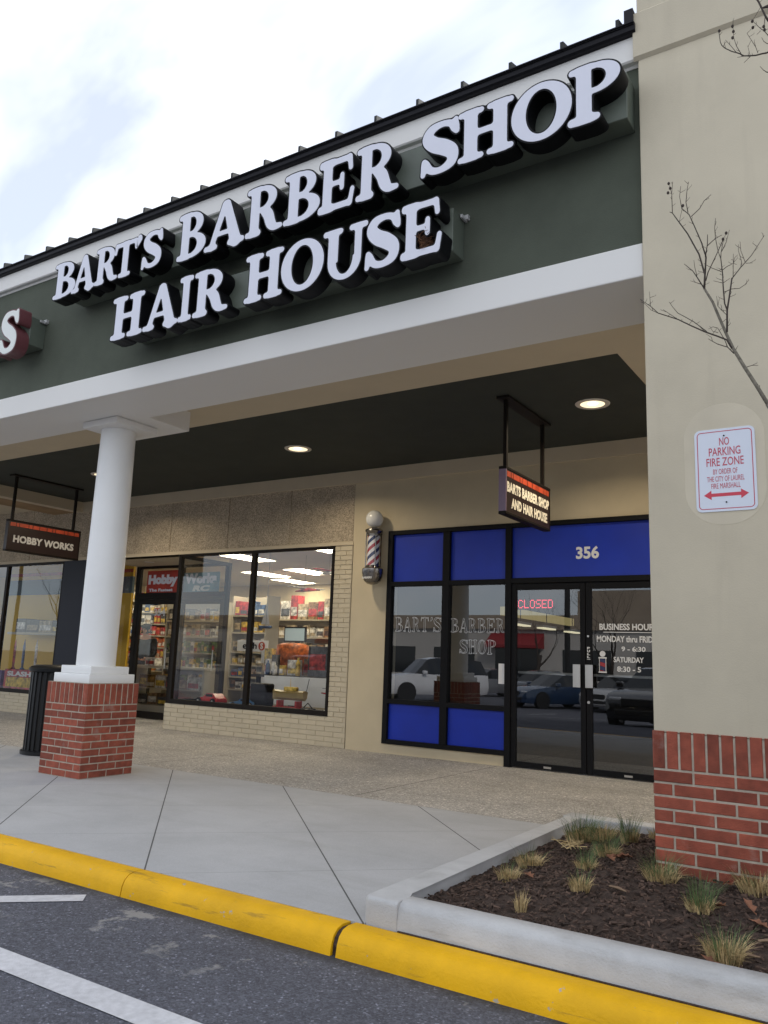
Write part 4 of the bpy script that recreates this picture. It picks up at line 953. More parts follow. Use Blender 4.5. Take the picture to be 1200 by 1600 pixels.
skin('hair', [tr_(p) for p in ((0, .01, 1.60), (0, .0, 1.68), (0, -.025, 1.755))], [(0, 1), (1, 2)], [(.075, .07), (.088, .095), (.07, .08)], M_hair, 1, pe)
m = MB(); m.sphere(tr_((.03, -.118, 1.655)), .011, 8, 6); m.sphere(tr_((-.03, -.118, 1.655)), .011, 8, 6); m.build('eye', M_black, body); m = MB(); m.tube([tr_((0, -.115, 1.655)), tr_((0, -.140, 1.625)), tr_((0, -.118, 1.615))], [.008, .013, .008], 8); m.build('nose', M_skin, body, True)
m = MB(); m.tube([tr_((-.025, -.113, 1.585)), tr_((0, -.120, 1.583)), tr_((.025, -.113, 1.585))], .006, 6); m.build('mouth', mat('lips', (.28, .10, .09), .5), body, True)
for s in (1, -1):
    m = MB(); m.sphere(tr_((.088*s, -.03, 1.645)), .03, 8, 6, (.4, .8, 1)); m.build('ear', M_skin, body, True)
    for k in range(4):
        x = (.16 if s > 0 else -.18)+(k-1.5)*.016; yb = -.33 if s > 0 else -.31
        skin('finger', [tr_(q) for q in ((x, yb, 1.03), (x, yb-.035, 1.02), (x, yb-.055+.004*abs(k-1), .99))], [(0, 1), (1, 2)], [.009, .0085, .007], M_skin, 0, body, 1)
    skin('thumb', [tr_(q) for q in (((.13 if s > 0 else -.15), -.29, 1.03), ((.112 if s > 0 else -.132), -.325, 1.015))], [(0, 1)], [.011, .008], M_skin, 0, body, 1)
# right display: white low board, tv, drum, cartons, toys
m = MB(); m.box(-9.2, -6.9, 10.6, 10.64, .40, .86); tag(m.build('display_board', M_wht), 'low white board behind the right hobby shop display', 'board')
t = empty('work_table', (-8.4, 11.0, 0), 'dark table top strewn with goods behind the right display window', 'table'); m = MB(); m.box(-9.6, -6.8, 10.7, 11.8, .83, .87); m.build('tabletop', M_dkgrey, t)
for x in (-9.5, -6.9):
    for y in (10.8, 11.7):
        m = MB(); m.box(x-.03, x+.03, y-.03, y+.03, 0, .83); m.build('leg', M_black, t)
t = empty('screen', (-10.5, 13, 1.5), 'wall mounted grey screen at the back of the hobby shop', 'screen'); m = MB(); m.box(-10.82, -10.26, 13, 13.04, 1.48, 1.79); m.build('bezel', M_black, t); m = MB(); m.box(-10.79, -10.29, 12.996, 12.999, 1.51, 1.76); m.build('display', mat('pale_screen', (.2, .25, .26), .2, emit=(.55, .66, .66), estr=.18), t); m = MB(); m.box(-10.56, -10.52, 13.041, 13.15, 0, 1.6); m.build('stand', M_black, t)
t = empty('drum', (-9.3, 11.5, .87), 'round brown padded stool seat on the dark table', 'stool'); m = MB(); m.lathe([(.02, .871), (.26, .872), (.30, .92), (.31, 1.2), (.29, 1.38), (.20, 1.42), (.02, 1.43)], (-9.3, 11.45, 0), 32); m.build('cushion', BM['orange'], t, True)
carton(-8.40, 11.0, .871, .40, .3, .5, 'dark grey', 'large dark carton at the right of the dark table', None); carton(-8.9, 10.95, .871, .2, .15, .26, 'white', 'small white pack beside the large dark carton', None); carton(-9.75, 11.3, .9, .18, .18, .42, 'yellow', 'yellow pack standing at the left of the brown stool seat', None); carton(-7.75, 11.1, .871, .3, .3, .34, 'tan', 'tan carton at the right end of the dark table', None)
for x, y, hh, c in ((-9.35, 10.85, .24, 'blue'), (-9.15, 10.8, .2, 'grey'), (-8.65, 10.8, .3, 'yellow')):
    m = MB(); m.lathe([(.035, .871), (.04, .88), (.04, .871+hh*.7), (.015, .871+hh*.85), (.015, .871+hh)], (x, y, 0), 16); tag(m.build('bottle', BM['yellow' if c == 'yellow' else 'blue' if c == 'blue' else 'white'], None, True), '%s bottle on the dark table behind the display' % c, 'bottle')
for i in range(16):
    c = ('tan', 'white', 'dark grey', 'yellow', 'brown', 'red')[i % 6]; x = -9.55+.165*i+random.uniform(-.03, .03); y = 11.25+random.uniform(-.2, .3)
    if abs(x+9.3) < .3: y = 10.86
    carton(x, y, .871, random.uniform(.07, .14), .1, random.uniform(.12, .34), c, '%s small pack among the clutter on the dark table' % c, '%s packs on the dark table' % c)
for i in range(9):
    x = -9.8+.36*i; c = ('red', 'white', 'dark grey', 'blue')[i % 4]
    o = empty('model_plane', (x, 12.4+.3*(i % 3), 2.55), '%s model aeroplane hanging on threads from the hobby shop ceiling' % c, 'model plane', '%s model aeroplanes under the hobby shop ceiling' % c)
    y = 12.4+.3*(i % 3); z = 2.45+.12*((i*7) % 4); m = MB(); m.tube([(x-.3, y, z), (x-.1, y, z+.03), (x+.3, y, z+.02)], [.01, .045, .015], 8); m.build('fuselage', BM[c], o, True)
    m = MB(); m.box(x-.14, x-.0, y-.45, y+.45, z+.05, z+.065, .005, 1); m.box(x+.24, x+.31, y-.15, y+.15, z+.03, z+.04); m.build('wing', BM['white' if c != 'white' else 'red'], o)
    m = MB(); m.tube([(x-.07, y, z+.065), (x-.07, y, 3.155)], .003, 4); m.build('thread', M_black, o)
def toy_car(x, y, z, l, ang, m_, label, lift=0):
    t = empty('toy_car', (x, y, z), label, 'toy car'); q = Matrix.Translation((x, y, z)) @ Matrix.Rotation(ang, 4, 'Z')
    m = MB(); h = l*.2
    P = [(-.5, .35), (-.48, .75), (-.15, .9), (-.05, 1.5), (.28, 1.5), (.38, .95), (.5, .85), (.5, .35)]
    for s in (-1, 1): pass
    a = [m.bm.verts.new(q @ Vector((px*l, -.18*l, pz*h))) for px, pz in P]; b = [m.bm.verts.new(q @ Vector((px*l, .18*l, pz*h))) for px, pz in P]; k = len(P)
    m.bm.faces.new(a); m.bm.faces.new(b[::-1])
    for i in range(k): m.bm.faces.new((a[i], a[(i+1) % k], b[(i+1) % k], b[i]))
    bmesh.ops.bevel(m.bm, geom=m.bm.edges[:], offset=l*.02, segments=2, affect='EDGES'); body_ = m.build('body', m_, t)
    m = MB(); m.box(-.04*l, .27*l, -.185*l, .185*l, 1.05*h, 1.4*h, M=q); m.build('window', M_black, body_)
    for px in (-.32, .32):
        for py in (-.19, .19):
            m = MB(); m.tube([q @ Vector((px*l, (py-.045)*l, .42*h)), q @ Vector((px*l, (py+.045)*l, .42*h))], .42*h, 16); wh = m.build('wheel', M_black, t)
            m = MB(); m.tube([q @ Vector((px*l, (py-.05)*l, .42*h)), q @ Vector((px*l, (py+.05)*l, .42*h))], .2*h, 10); m.build('hub', M_metal, wh)
RED = mat('glossy_red', (.42, .02, .02), .25, coat=.5); BLU = mat('glossy_blue', (.05, .16, .34), .3, coat=.5)
toy_car(-9.42, 9.62, .40, .56, R(-8), RED, 'red model buggy on the sill at the left of the display'); toy_car(-8.78, 9.62, .40, .40, R(40), BLU, 'small blue model truck in front of the black pack'); toy_car(-7.05, 9.6, .40, .32, R(100), M_wht, 'small white toy car at the right end of the sill')
m = MB(); m.box(-8.75, -8.4, 9.75, 9.95, .40, .76, .03); tag(m.build('case', M_black), 'black case standing behind the blue model truck', 'case')
t = empty('model_boat', (-7.85, 9.65, .40), 'brass coloured model boat on a red stand in the display window', 'model')
m = MB(); m.box(-8.12, -7.60, 9.58, 9.60, .41, .45); m.box(-8.12, -7.60, 9.70, 9.72, .41, .45); m.box(-8.05, -8.02, 9.58, 9.72, .4501, .54); m.box(-7.70, -7.67, 9.58, 9.72, .4501, .54); m.build('stand', RED, t)
m = MB(); P = [(-.30, 0), (-.22, .03), (-.1, .07), (.1, .08), (.24, .065), (.30, .05)]
rg = []
for px, w_ in [(-.32, .01), (-.22, .06), (0, .09), (.2, .085), (.30, .06)]:
    rg.append([m.bm.verts.new((-7.86+px, 9.65+yy_*w_, zz)) for yy_, zz in ((-1, .67), (-.7, .58), (0, .545), (.7, .58), (1, .67), (0, .69))])
for a, b in zip(rg, rg[1:]):
    for k in range(6): m.bm.faces.new((a[k], a[(k+1) % 6], b[(k+1) % 6], b[k]))
m.bm.faces.new(rg[0]); m.bm.faces.new(rg[-1]); m.build('hull', mat('brass_hull', (.30, .22, .08), .35), t)
m = MB(); m.box(-7.95, -7.72, 9.61, 9.69, .68, .74, .01); m.tube([(-7.85, 9.65, .74), (-7.85, 9.65, .86)], .004, 6); m.build('cabin', BM['yellow'], t)
m = MB(); m.tube([(-7.62, 9.8, .86), (-7.64, 9.78, .7), (-7.68, 9.72, .55), (-7.70, 9.68, .44), (-7.66, 9.62, .41)], .005, 6); tag(m.build('cable', M_black), 'thin black cable hanging in front of the low white board', 'cable')
m = MB(); m.box(-7.62, -7.42, 9.60, 9.74, .401, .45, .01); m.tube([(-7.60, 9.67, .45), (-7.52, 9.67, .52), (-7.44, 9.67, .45)], .008, 6); tag(m.build('controller', M_black), 'black hand controller on the sill beside the brass model boat', 'controller')
t = empty('model_helicopter', (-7.1, 9.8, .6), 'red and black model helicopter at the right of the display', 'model'); m = MB(); m.sphere((-7.08, 9.85, .63), .07, 14, 9, (1.5, .7, .8)); m.tube([(-7.13, 9.85, .65), (-7.42, 9.85, .67)], [.03, .008], 8); m.build('body', RED, t, True); m = MB(); m.box(-7.40, -6.84, 9.84, 9.86, .735, .741); m.tube([(-7.08, 9.85, .68), (-7.08, 9.85, .74)], .006, 6); m.build('rotor', M_black, t); m = MB(); m.tube([(-7.2, 9.80, .50), (-6.96, 9.80, .50)], .006, 6); m.tube([(-7.2, 9.90, .50), (-6.96, 9.90, .50)], .006, 6); m.tube([(-7.08, 9.85, .40), (-7.08, 9.85, .58)], .012, 6); m.build('skid', M_black, t)
for x, z, a in ((-8.05, 1.55, 'white model sailing boat hanging behind the window mullion'),):
    t = empty('model_boat', (-9.9, 11.4, 1.5), a, 'model'); m = MB(); m.poly([(-10.05, 11.4, 1.75), (-9.85, 11.4, 1.75), (-9.93, 11.4, 2.15)]); m.poly([(-10.05, 11.401, 1.75), (-9.93, 11.401, 2.15), (-9.85, 11.401, 1.75)]); m.build('sail', M_wht, t); m = MB(); m.box(-10.08, -9.80, 11.37, 11.43, 1.68, 1.73, .015); m.tube([(-9.93, 11.4, 1.73), (-9.93, 11.4, 3.155)], .003, 5); m.build('hull', BM['blue'], t)
# left display window
M_yel = mat('yellow_board', (.60, .36, .015), .6); M_blub = mat('slate_blue_band', (.06, .10, .13), .6)
t = empty('display_backdrop', (-14.4, 11.0, .3), 'tall yellow display panel with a slate blue band in the left window', 'backdrop')
m = MB(); m.box(-17.5, -13.2, 11.0, 11.05, .35, 2.34); m.box(-17.5, -13.2, 11.0, 11.05, 2.68, 3.1); m.build('board', M_yel, t); m = MB(); m.box(-17.5, -13.2, 10.995, 11.052, 2.341, 2.679); m.build('band', M_blub, t); m = MB(); m.box(-17.5, -13.2, 10.99, 10.9945, 2.76, 2.83); m.build('stripe', M_signred, t)
fill(-16.3, -13.4, 10.5, 1.5, .34, ['brown', 'dark grey', 'tan'], 'on the rail of the left window display', (.3, .45)); m = MB(); m.box(-16.5, -13.3, 10.5, 10.85, 1.45, 1.499); tag(m.build('display_rail', M_shelf), 'pale shelf rail across the yellow panel in the left window', 'shelf')
carton(-15.55, 9.6, .351, .85, .3, .36, 'purple', 'purple model car box reading USTLER in the left display window', None, 'USTLER'); carton(-14.55, 9.6, .351, .95, .3, .40, 'red', 'wide red box beside the purple model car box', None, 'SLASH'); carton(-13.6, 9.65, .351, .6, .3, .36, 'red', 'narrow red box next to the dark navy panel', None)
for x, c in ((-15.0, 'red'), (-14.7, 'blue'), (-14.3, 'white')):
    m = MB(); m.lathe([(.05, .752), (.02, .80), (.025, .9), (.025, 1.2), (.003, 1.34)], (x, 9.75, 0), 12); tag(m.build('model_rocket', BM[c], None, True), 'slim %s model rocket standing in the left window display' % c, 'model rocket')
m = MB(); m.box(-15.2, -14.1, 9.62, 9.88, .752-.02+.0, .751); tag(m.build('rocket_shelf', M_yel), 'narrow yellow shelf under the model rockets', 'shelf')
m = MB(); m.sphere((-14.4, 10.6, 2.05), .32, 20, 10, (1.3, .3, .28)); tag(m.build('model_blimp', M_wht, None, True), 'white model airship hanging in the left window', 'model')
pane(((-12.2, WY+.0501, .351), (-12.2, BY-.031, .351), (-12.2, BY-.031, 2.744), (-12.2, WY+.0501, 2.744)))
t = empty('kite', (-12.75, 9.8, 1.2), 'purple and orange kite hanging beside the recessed entrance', 'kite')
m = MB(); K = lambda x, z, d=0: (x, 9.75+.25*(x+12.8)+d, z)
m.poly([K(-13.1, 1.95), K(-12.32, 1.55), K(-12.9, 1.15)]); m.poly([K(-13.1, 1.95, .006), K(-12.9, 1.15, .006), K(-12.32, 1.55, .006)]); m.build('purple_sail', BM['purple'], t)
m = MB(); m.poly([K(-13.1, 2.6), K(-12.4, 2.45), K(-12.75, 2.05)]); m.poly([K(-13.1, 2.6, .006), K(-12.75, 2.05, .006), K(-12.4, 2.45, .006)]); m.build('orange_sail', BM['orange'], t)
m = MB(); m.tube([K(-13.1, 1.95), K(-12.75, 2.05)], .004, 5); m.tube([K(-12.75, 2.05), K(-12.7, 3.15)], .003, 5); m.build('line', M_black, t)

# ================================================================ PLANTS
def clump(x, y, hg, hd, rd, ng, nd, label, name='grass_clump', lean=(0, 0)):
    t = empty(name, (x, y, bed_z(x, y)), label, 'grass clump', 'ornamental grass clumps in the mulch bed')
    def blades(n, h, spread, z0, wd, m_, nm, curl):
        V = []; F = []
        for _ in range(n):
            a = rng.uniform(0, 6.28); r = rd*.42*math.sqrt(rng.rand()); b = Vector((x+r*math.cos(a), y+r*math.sin(a), bed_z(x, y)+.012+z0*rng.rand()))
            hh = h*rng.uniform(.55, 1.1); a2 = a+rng.normal(0, .5); out_ = spread*rng.uniform(.2, 1)*(.35+r/(rd*.42))
            d = Vector((math.cos(a2)*out_+lean[0], math.sin(a2)*out_+lean[1], 0)); s = Vector((-math.sin(a2+.8), math.cos(a2+.8), 0))*wd*rng.uniform(.6, 1.2)
            pts = [b, b+d*.35*hh/h*1+Vector((0, 0, hh*.5)), b+d*1.0+Vector((0, 0, hh*(.95-curl*rng.rand())))]
            k = len(V)
            for i, p in enumerate(pts):
                ww = (1, .8, .12)[i]; V += [tuple(p-s*ww), tuple(p+s*ww)]
            F += [(k, k+1, k+3, k+2), (k+2, k+3, k+5, k+4)]
        me = bpy.data.meshes.new(nm); me.from_pydata(V, [], F); me.materials.append(m_)
        o = bpy.data.objects.new(nm, me); COL.objects.link(o); attach(o, t)
    blades(nd, hd, rd*.42, .0, .0020, M_straw, 'dry_leaves', .5)
    if ng: blades(ng, hg, rd*.75, .03, .0012, M_blade, 'green_leaves', .35)
    return t
G = [(-1.87, 5.32, .22, .12, .20, 230, 400, 'largest clump with long green blades at the back left corner of the bed'),
     (-1.74, 5.38, .13, .12, .15, 60, 240, 'straw clump with a green tuft touching the largest clump'),
     (-1.88, 4.50, .13, .085, .15, 35, 330, 'straw coloured clump beside the left kerb, behind the smallest one'),
     (-1.84, 4.12, .11, .085, .115, 25, 260, 'straw coloured clump nearest the left kerb'),
     (-1.57, 3.66, 0, .11, .06, 0, 90, 'small thin dry tuft alone in the front of the bed'),
     (-1.53, 4.42, .15, .075, .105, 70, 260, 'middle clump with a short green top, further back of the pair'),
     (-1.41, 3.99, .12, .085, .10, 40, 240, 'middle clump with short straw base, nearer of the pair'),
     (-1.54, 4.80, .18, .09, .14, 110, 280, 'green topped clump in the middle of the bed by the fallen leaves'),
     (-1.54, 5.25, .22, .12, .11, 130, 270, 'tall upright green clump at the back of the bed'),
     (-1.44, 5.52, .14, .11, .11, 30, 220, 'straw clump half hidden behind the brick corner of the pier'),
     (-1.13, 4.38, .16, .085, .18, 130, 330, 'wide clump with green tips in front of the brick corner'),
     (-.87, 4.02, .18, .075, .13, 150, 240, 'clump with loose green blades to the right of the brick corner'),
     (-.695, 3.60, .17, .115, .155, 95, 420, 'bushy straw clump nearest the front kerb'),
     (-.70, 4.46, .15, .12, .20, 60, 380, 'straw clump against the brick at the right edge')]
for g in G: clump(*g)
m = MB()
for _ in range(26):
    a = rng.uniform(0, 6.28); c = Vector((-1.80+rng.normal(0, .04), 4.92+rng.normal(0, .04), .135)); d = Vector((math.cos(a), math.sin(a), rng.uniform(-.1, .5)))*.07
    m.tube([c-d*.5, c+d], [.003, .001], 4)
tag(m.build('dry_grass_scrap', M_straw), 'flat scrap of cut dry grass lying on the mulch', 'dry grass', kind='stuff')
M_leaf = mat('dead_leaf', (.20, .085, .045), .8, var=.3, vscale=30)
for i, (x, y) in enumerate(((-1.45, 4.70), (-1.42, 4.74), (-1.47, 4.66), (-1.74, 4.16), (-.80, 4.07), (-.68, 4.12), (-.62, 3.95), (-.73, 3.40+.12))):
    m = MB(); a = rng.uniform(0, 6.28); q = Matrix.Translation((x, y, bed_z(x, y)+.035)) @ Matrix.Rotation(a, 4, 'Z') @ Matrix.Rotation(rng.normal(0, .4), 4, 'X')
    pr = [(0, -.045, 0), (.012, -.02, .004), (.026, -.012, .012), (.016, .005, .004), (.024, .022, .012), (.008, .03, .004), (0, .048, .0), (-.008, .03, .004), (-.024, .022, .012), (-.016, .005, .004), (-.026, -.012, .012), (-.012, -.02, .004)]
    c = m.bm.verts.new(q @ Vector((0, 0, -.004))); vv = [m.bm.verts.new(q @ Vector(p)) for p in pr]
    for k in range(len(vv)): m.bm.faces.new((c, vv[k], vv[(k+1) % len(vv)]))
    tag(m.build('fallen_leaf', M_leaf), 'curled brown fallen oak leaf on the dark mulch', 'leaf', 'fallen leaves on the mulch')
for (x, y, a, l) in ((-.55, 3.83, .5, .12), (-.62, 3.66, .1, .09), (-1.25, 4.06, -.6, .12)):
    m = MB(); d = Vector((math.cos(a), math.sin(a), .05))*l; c = Vector((x, y, bed_z(x, y)+.03)); m.tube([c-d/2, c+Vector((0, 0, .004)), c+d/2], [.005, .007, .003], 6); tag(m.build('wood_splinter', mat('pale_wood', (.24, .16, .10), .9)), 'long pale wood splinter lying on the mulch', 'wood chip', 'wood splinters on the mulch')

# bare crape myrtle in the bed; its trunk stands just beyond the right edge of the picture
BR=[([(-0.475,3.92,2.38),(-0.52,3.92,2.479),(-0.566,3.92,2.575),(-0.613,3.92,2.679),(-0.639,3.92,2.753),(-0.673,3.92,2.858),(-0.699,3.92,2.941),(-0.736,3.92,3.022)],11,6.5),([(-0.736,3.92,3.022),(-0.733,3.92,3.1),(-0.759,3.92,3.22),(-0.811,3.92,3.349),(-0.851,3.92,3.425),(-0.883,3.92,3.487),(-0.896,3.92,3.497)],5,1.6),([(-0.883,3.92,3.487),(-0.885,3.92,3.602),(-0.879,3.92,3.666)],1.8,1),([(-0.742,3.96,3.086),(-0.735,3.96,3.221),(-0.755,3.96,3.307),(-0.783,3.96,3.396),(-0.811,3.96,3.481),(-0.847,3.96,3.527)],4.2,1.8),([(-0.816,3.96,3.495),(-0.825,3.96,3.557),(-0.817,3.96,3.626),(-0.808,3.96,3.666)],2,1),([(-0.801,3.96,3.467),(-0.759,3.96,3.501),(-0.737,3.96,3.536),(-0.701,3.96,3.56)],1.8,1),([(-0.842,3.94,3.516),(-0.851,3.94,3.584),(-0.844,3.94,3.642)],1.6,0.9),([(-0.734,3.94,3.211),(-0.724,3.94,3.277),(-0.722,3.94,3.334)],2.6,1.6),([(-0.724,3.94,3.272),(-0.686,3.94,3.304),(-0.655,3.94,3.316)],2,1),([(-0.686,3.94,3.304),(-0.688,3.94,3.365),(-0.682,3.94,3.415)],1.5,0.9),([(-0.682,3.92,3.293),(-0.672,3.92,3.22),(-0.661,3.92,3.177)],1.6,1.6),([(-0.735,3.95,3.08),(-0.724,3.95,3.128),(-0.702,3.95,3.179),(-0.664,3.95,3.266),(-0.653,3.95,3.297)],2.6,1.2),([(-0.732,3.9,3.012),(-0.765,3.9,3.082),(-0.784,3.9,3.12),(-0.823,3.9,3.167)],3.2,1.2),([(-0.765,3.9,3.087),(-0.775,3.9,3.141),(-0.779,3.9,3.181)],1.4,0.8),([(-0.744,3.9,3.037),(-0.795,3.9,3.066)],1.4,0.7),([(-0.633,3.89,2.757),(-0.631,3.89,2.875),(-0.621,3.89,2.944),(-0.608,3.89,3.045)],4.6,3.2),([(-0.608,3.89,3.039),(-0.603,3.89,3.049),(-0.568,3.89,3.095),(-0.519,3.89,3.148),(-0.459,3.89,3.234)],3.2,1),([(-0.603,3.89,3.049),(-0.599,3.89,3.175)],1.5,0.8),([(-0.568,3.89,3.095),(-0.564,3.89,3.127),(-0.576,3.89,3.186),(-0.575,3.89,3.219)],1.4,0.8),([(-0.548,3.89,3.118),(-0.565,3.89,3.182),(-0.567,3.89,3.233)],1.3,0.8),([(-0.546,3.89,3.112),(-0.516,3.89,3.107)],1.2,0.7),([(-0.628,3.87,2.867),(-0.638,3.87,2.901),(-0.643,3.87,2.979),(-0.645,3.87,3.045)],3.6,2.8),([(-0.644,3.87,3.044),(-0.648,3.87,3.101),(-0.652,3.87,3.152),(-0.65,3.87,3.184),(-0.637,3.87,3.254)],2.8,1.1),([(-0.647,3.87,3.189),(-0.626,3.87,3.234),(-0.609,3.87,3.296)],1.5,0.8),([(-0.648,3.87,3.084),(-0.626,3.87,3.101),(-0.597,3.87,3.113),(-0.583,3.87,3.104)],1.6,0.8),([(-0.597,3.87,3.113),(-0.591,3.87,3.141),(-0.577,3.87,3.154)],1.2,0.7),([(-0.651,3.87,3.079),(-0.694,3.87,3.107),(-0.727,3.87,3.137)],1.6,0.8),([(-0.644,3.87,3.014),(-0.614,3.87,3.035)],1.3,0.7),([(-0.644,3.87,3.014),(-0.686,3.87,3.034)],1.3,0.7),([(-0.639,3.87,2.964),(-0.607,3.87,2.976),(-0.574,3.87,2.973),(-0.543,3.87,2.993),(-0.54,3.87,3.014)],1.7,0.8),([(-0.609,3.86,2.657),(-0.63,3.86,2.703),(-0.667,3.86,2.726),(-0.723,3.86,2.758),(-0.78,3.86,2.797),(-0.843,3.86,2.843),(-0.893,3.86,2.87),(-0.933,3.86,2.892),(-0.968,3.86,2.935),(-1.017,3.86,2.981)],4,1.4),([(-0.714,3.86,2.757),(-0.77,3.86,2.817),(-0.808,3.86,2.849),(-0.842,3.86,2.876),(-0.866,3.86,2.914),(-0.881,3.86,2.943)],2,1),([(-0.843,3.86,2.843),(-0.91,3.86,2.907)],1.5,0.8),([(-0.968,3.86,2.935),(-0.973,3.86,3.017)],1.1,0.6),([(-0.933,3.86,2.892),(-0.964,3.86,2.913),(-1.004,3.86,2.964)],1.2,0.7),([(-0.616,3.96,2.667),(-0.643,3.96,2.704),(-0.686,3.96,2.726),(-0.709,3.96,2.744),(-0.728,3.96,2.761)],2.4,1),([(-0.709,3.96,2.744),(-0.713,3.96,2.766),(-0.737,3.96,2.788)],1.2,0.7),([(-0.645,3.97,2.708),(-0.655,3.97,2.743),(-0.675,3.97,2.79),(-0.687,3.97,2.817)],2,1.2),([(-0.687,3.97,2.817),(-0.708,3.97,2.827),(-0.728,3.97,2.817)],1.3,0.7),([(-0.685,3.97,2.792),(-0.709,3.97,2.802),(-0.723,3.97,2.833)],1.2,0.7),([(-0.665,3.92,2.818),(-0.64,3.92,2.84)],1.4,1),([(-0.636,3.9,2.853),(-0.673,3.9,2.905),(-0.678,3.9,2.961)],1.4,0.8),([(-0.673,3.9,2.905),(-0.666,3.9,2.947)],1.1,0.7),([(-0.604,3.92,2.666),(-0.592,3.92,2.691)],1.4,0.7),([(-0.562,3.92,2.574),(-0.534,3.92,2.581),(-0.509,3.92,2.578)],1.5,0.8),([(-0.507,3.92,2.466),(-0.506,3.92,2.477)],1.6,1),([(-0.386,3.82,4.073),(-0.407,3.82,4.077),(-0.435,3.82,4.08),(-0.463,3.82,4.09),(-0.487,3.82,4.1),(-0.505,3.82,4.12),(-0.519,3.82,4.132),(-0.538,3.82,4.146),(-0.569,3.82,4.178),(-0.583,3.82,4.199),(-0.589,3.82,4.219),(-0.592,3.82,4.26),(-0.593,3.82,4.278)],3.4,1.3),([(-0.496,3.82,4.11),(-0.518,3.82,4.168),(-0.527,3.82,4.214),(-0.529,3.82,4.287)],1.5,0.8),([(-0.519,3.82,4.132),(-0.542,3.82,4.178),(-0.565,3.82,4.221)],1.4,0.8),([(-0.578,3.82,4.192),(-0.565,3.82,4.209),(-0.557,3.82,4.206)],1,0.6),([(-0.425,3.82,4.088),(-0.433,3.82,4.124),(-0.45,3.82,4.169),(-0.468,3.82,4.215)],1.3,0.8),([(-0.46,3.82,4.094),(-0.468,3.82,4.147)],1.1,0.7),([(-0.459,3.82,4.084),(-0.488,3.82,4.064)],1.2,0.7),([(-0.487,3.82,4.098),(-0.516,3.82,4.105)],1.1,0.7),([(-0.372,3.77,4.125),(-0.385,3.77,4.151),(-0.409,3.77,4.187),(-0.437,3.77,4.235)],1.8,0.9),([(-0.403,3.77,4.164),(-0.42,3.77,4.15)],1,0.6),([(-0.423,3.77,4.201),(-0.439,3.77,4.201)],1,0.6),([(-0.389,3.77,4.158),(-0.389,3.77,4.19)],1,0.6),([(-0.369,3.77,4.207),(-0.381,3.77,4.242),(-0.391,3.77,4.279),(-0.397,3.77,4.302),(-0.407,3.77,4.336),(-0.424,3.77,4.383),(-0.431,3.77,4.401)],4.5,4),([(-0.391,3.77,4.29),(-0.367,3.77,4.297)],4,4),([(-0.377,3.77,4.081),(-0.392,3.77,4.101),(-0.4,3.77,4.125)],1.4,0.8),([(-0.389,3.82,3.969),(-0.406,3.82,3.99),(-0.419,3.82,4.014)],1.8,0.8)]
PODS=[(-0.596,3.85,4.307),(-0.535,3.85,4.307),(-0.532,3.85,4.276),(-0.537,3.85,4.243),(-0.883,3.85,3.619),(-0.887,3.85,3.567),(-0.876,3.85,3.59),(-0.621,3.85,3.272),(-0.446,3.85,4.301),(-0.445,3.85,4.263),(-0.398,3.85,4.25),(-0.395,3.85,4.229),(-0.817,3.85,3.475),(-0.636,3.85,3.243)]

wob = lambda p: (p[0], p[1]+.05*math.sin(3.1*p[2]+4*p[0]), p[2])
tree = empty('bare_tree', (.42, 3.98, .12), 'bare slender tree branch reaching across the beige pier', 'tree')
m = MB(); m.tube([(.42, 3.98, .08), (.36, 3.97, .6), (.18, 3.95, 1.1), (-.10, 3.93, 1.65), (-.33, 3.92, 2.1), wob(BR[0][0][0])], [.035, .03, .024, .018, .013, .0112], 12); m.tube([(.36, 3.97, .6), (.45, 3.9, 1.6), (.40, 3.82, 2.8), (.1, 3.80, 4.0), (-.10, 3.79, 4.6), wob(BR[-5][0][0]) if False else (-.22, 3.78, 4.85)], [.028, .024, .02, .014, .009, .006], 10)
for q in BR:
    if q[1] > 8: m.tube([wob(p) for p in q[0]], list(np.linspace(q[1], q[2], len(q[0]))*.001*.85), 10)
n_bark = len(m.bm.faces)
for q in BR:
    if q[1] <= 8: m.tube([wob(p) for p in q[0]], list(np.linspace(q[1], q[2], len(q[0]))*.00105+.00015), 6)
limb = [Vector(p) for p in ((-.02, 3.80, 4.35), (-.10, 3.79, 4.6), (-.16, 3.785, 4.72), (-.22, 3.78, 4.85))]
for q in BR:                     # side shoots beyond the picture's edge join the upper limb
    if q[0][0][1] < 3.84 and q[0][0][0] > -.392:
        a = Vector(wob(q[0][0])); b = min(limb, key=lambda v: (v-a).length); m.tube([a, (a+b)/2+Vector((0, .01, -.03)), b], [q[1]*.00105, q[1]*.0012, q[1]*.0014], 6)
# tiny spurs along the thin twigs
for pts, r0, r1 in BR:
    for a, b in zip(pts, pts[1:]):
        a, b = Vector(wob(a)), Vector(wob(b)); L_ = (b-a).length; n = int(L_/.028)
        for k in range(n):
            if r0 > 8 or rng.rand() < .35: continue
            p = a+(b-a)*(k+rng.rand())/max(n, 1); d = Vector((rng.normal(), rng.normal()*.6, .5+rng.rand())).normalized(); l = rng.uniform(.008, .032)
            e = p+d*l; m.tube([p, e, e+Vector((rng.normal()*.004, 0, l*.25))], [.0012, .0009, .0005], 4)
m.bm.faces.ensure_lookup_table()
for f in m.bm.faces[n_bark:]: f.material_index = 1
o = m.build('trunk', M_bark, tree, True); o.data.materials.append(M_twig)
for p in PODS:
    m = MB(); c = Vector(wob((p[0], p[1], p[2]))); nb = min((Vector(wob(b_)) for q_ in BR for b_ in q_[0]), key=lambda v: (v-c).length)
    if (nb-c).length > .09: c = nb+(c-nb)*.09/(nb-c).length
    m.tube([nb, c], [.0011, .0009], 5); m.sphere(c, .0068, 10, 7, (1, 1, 1.25)); m.build('seed_pod', M_twig, tree, True)

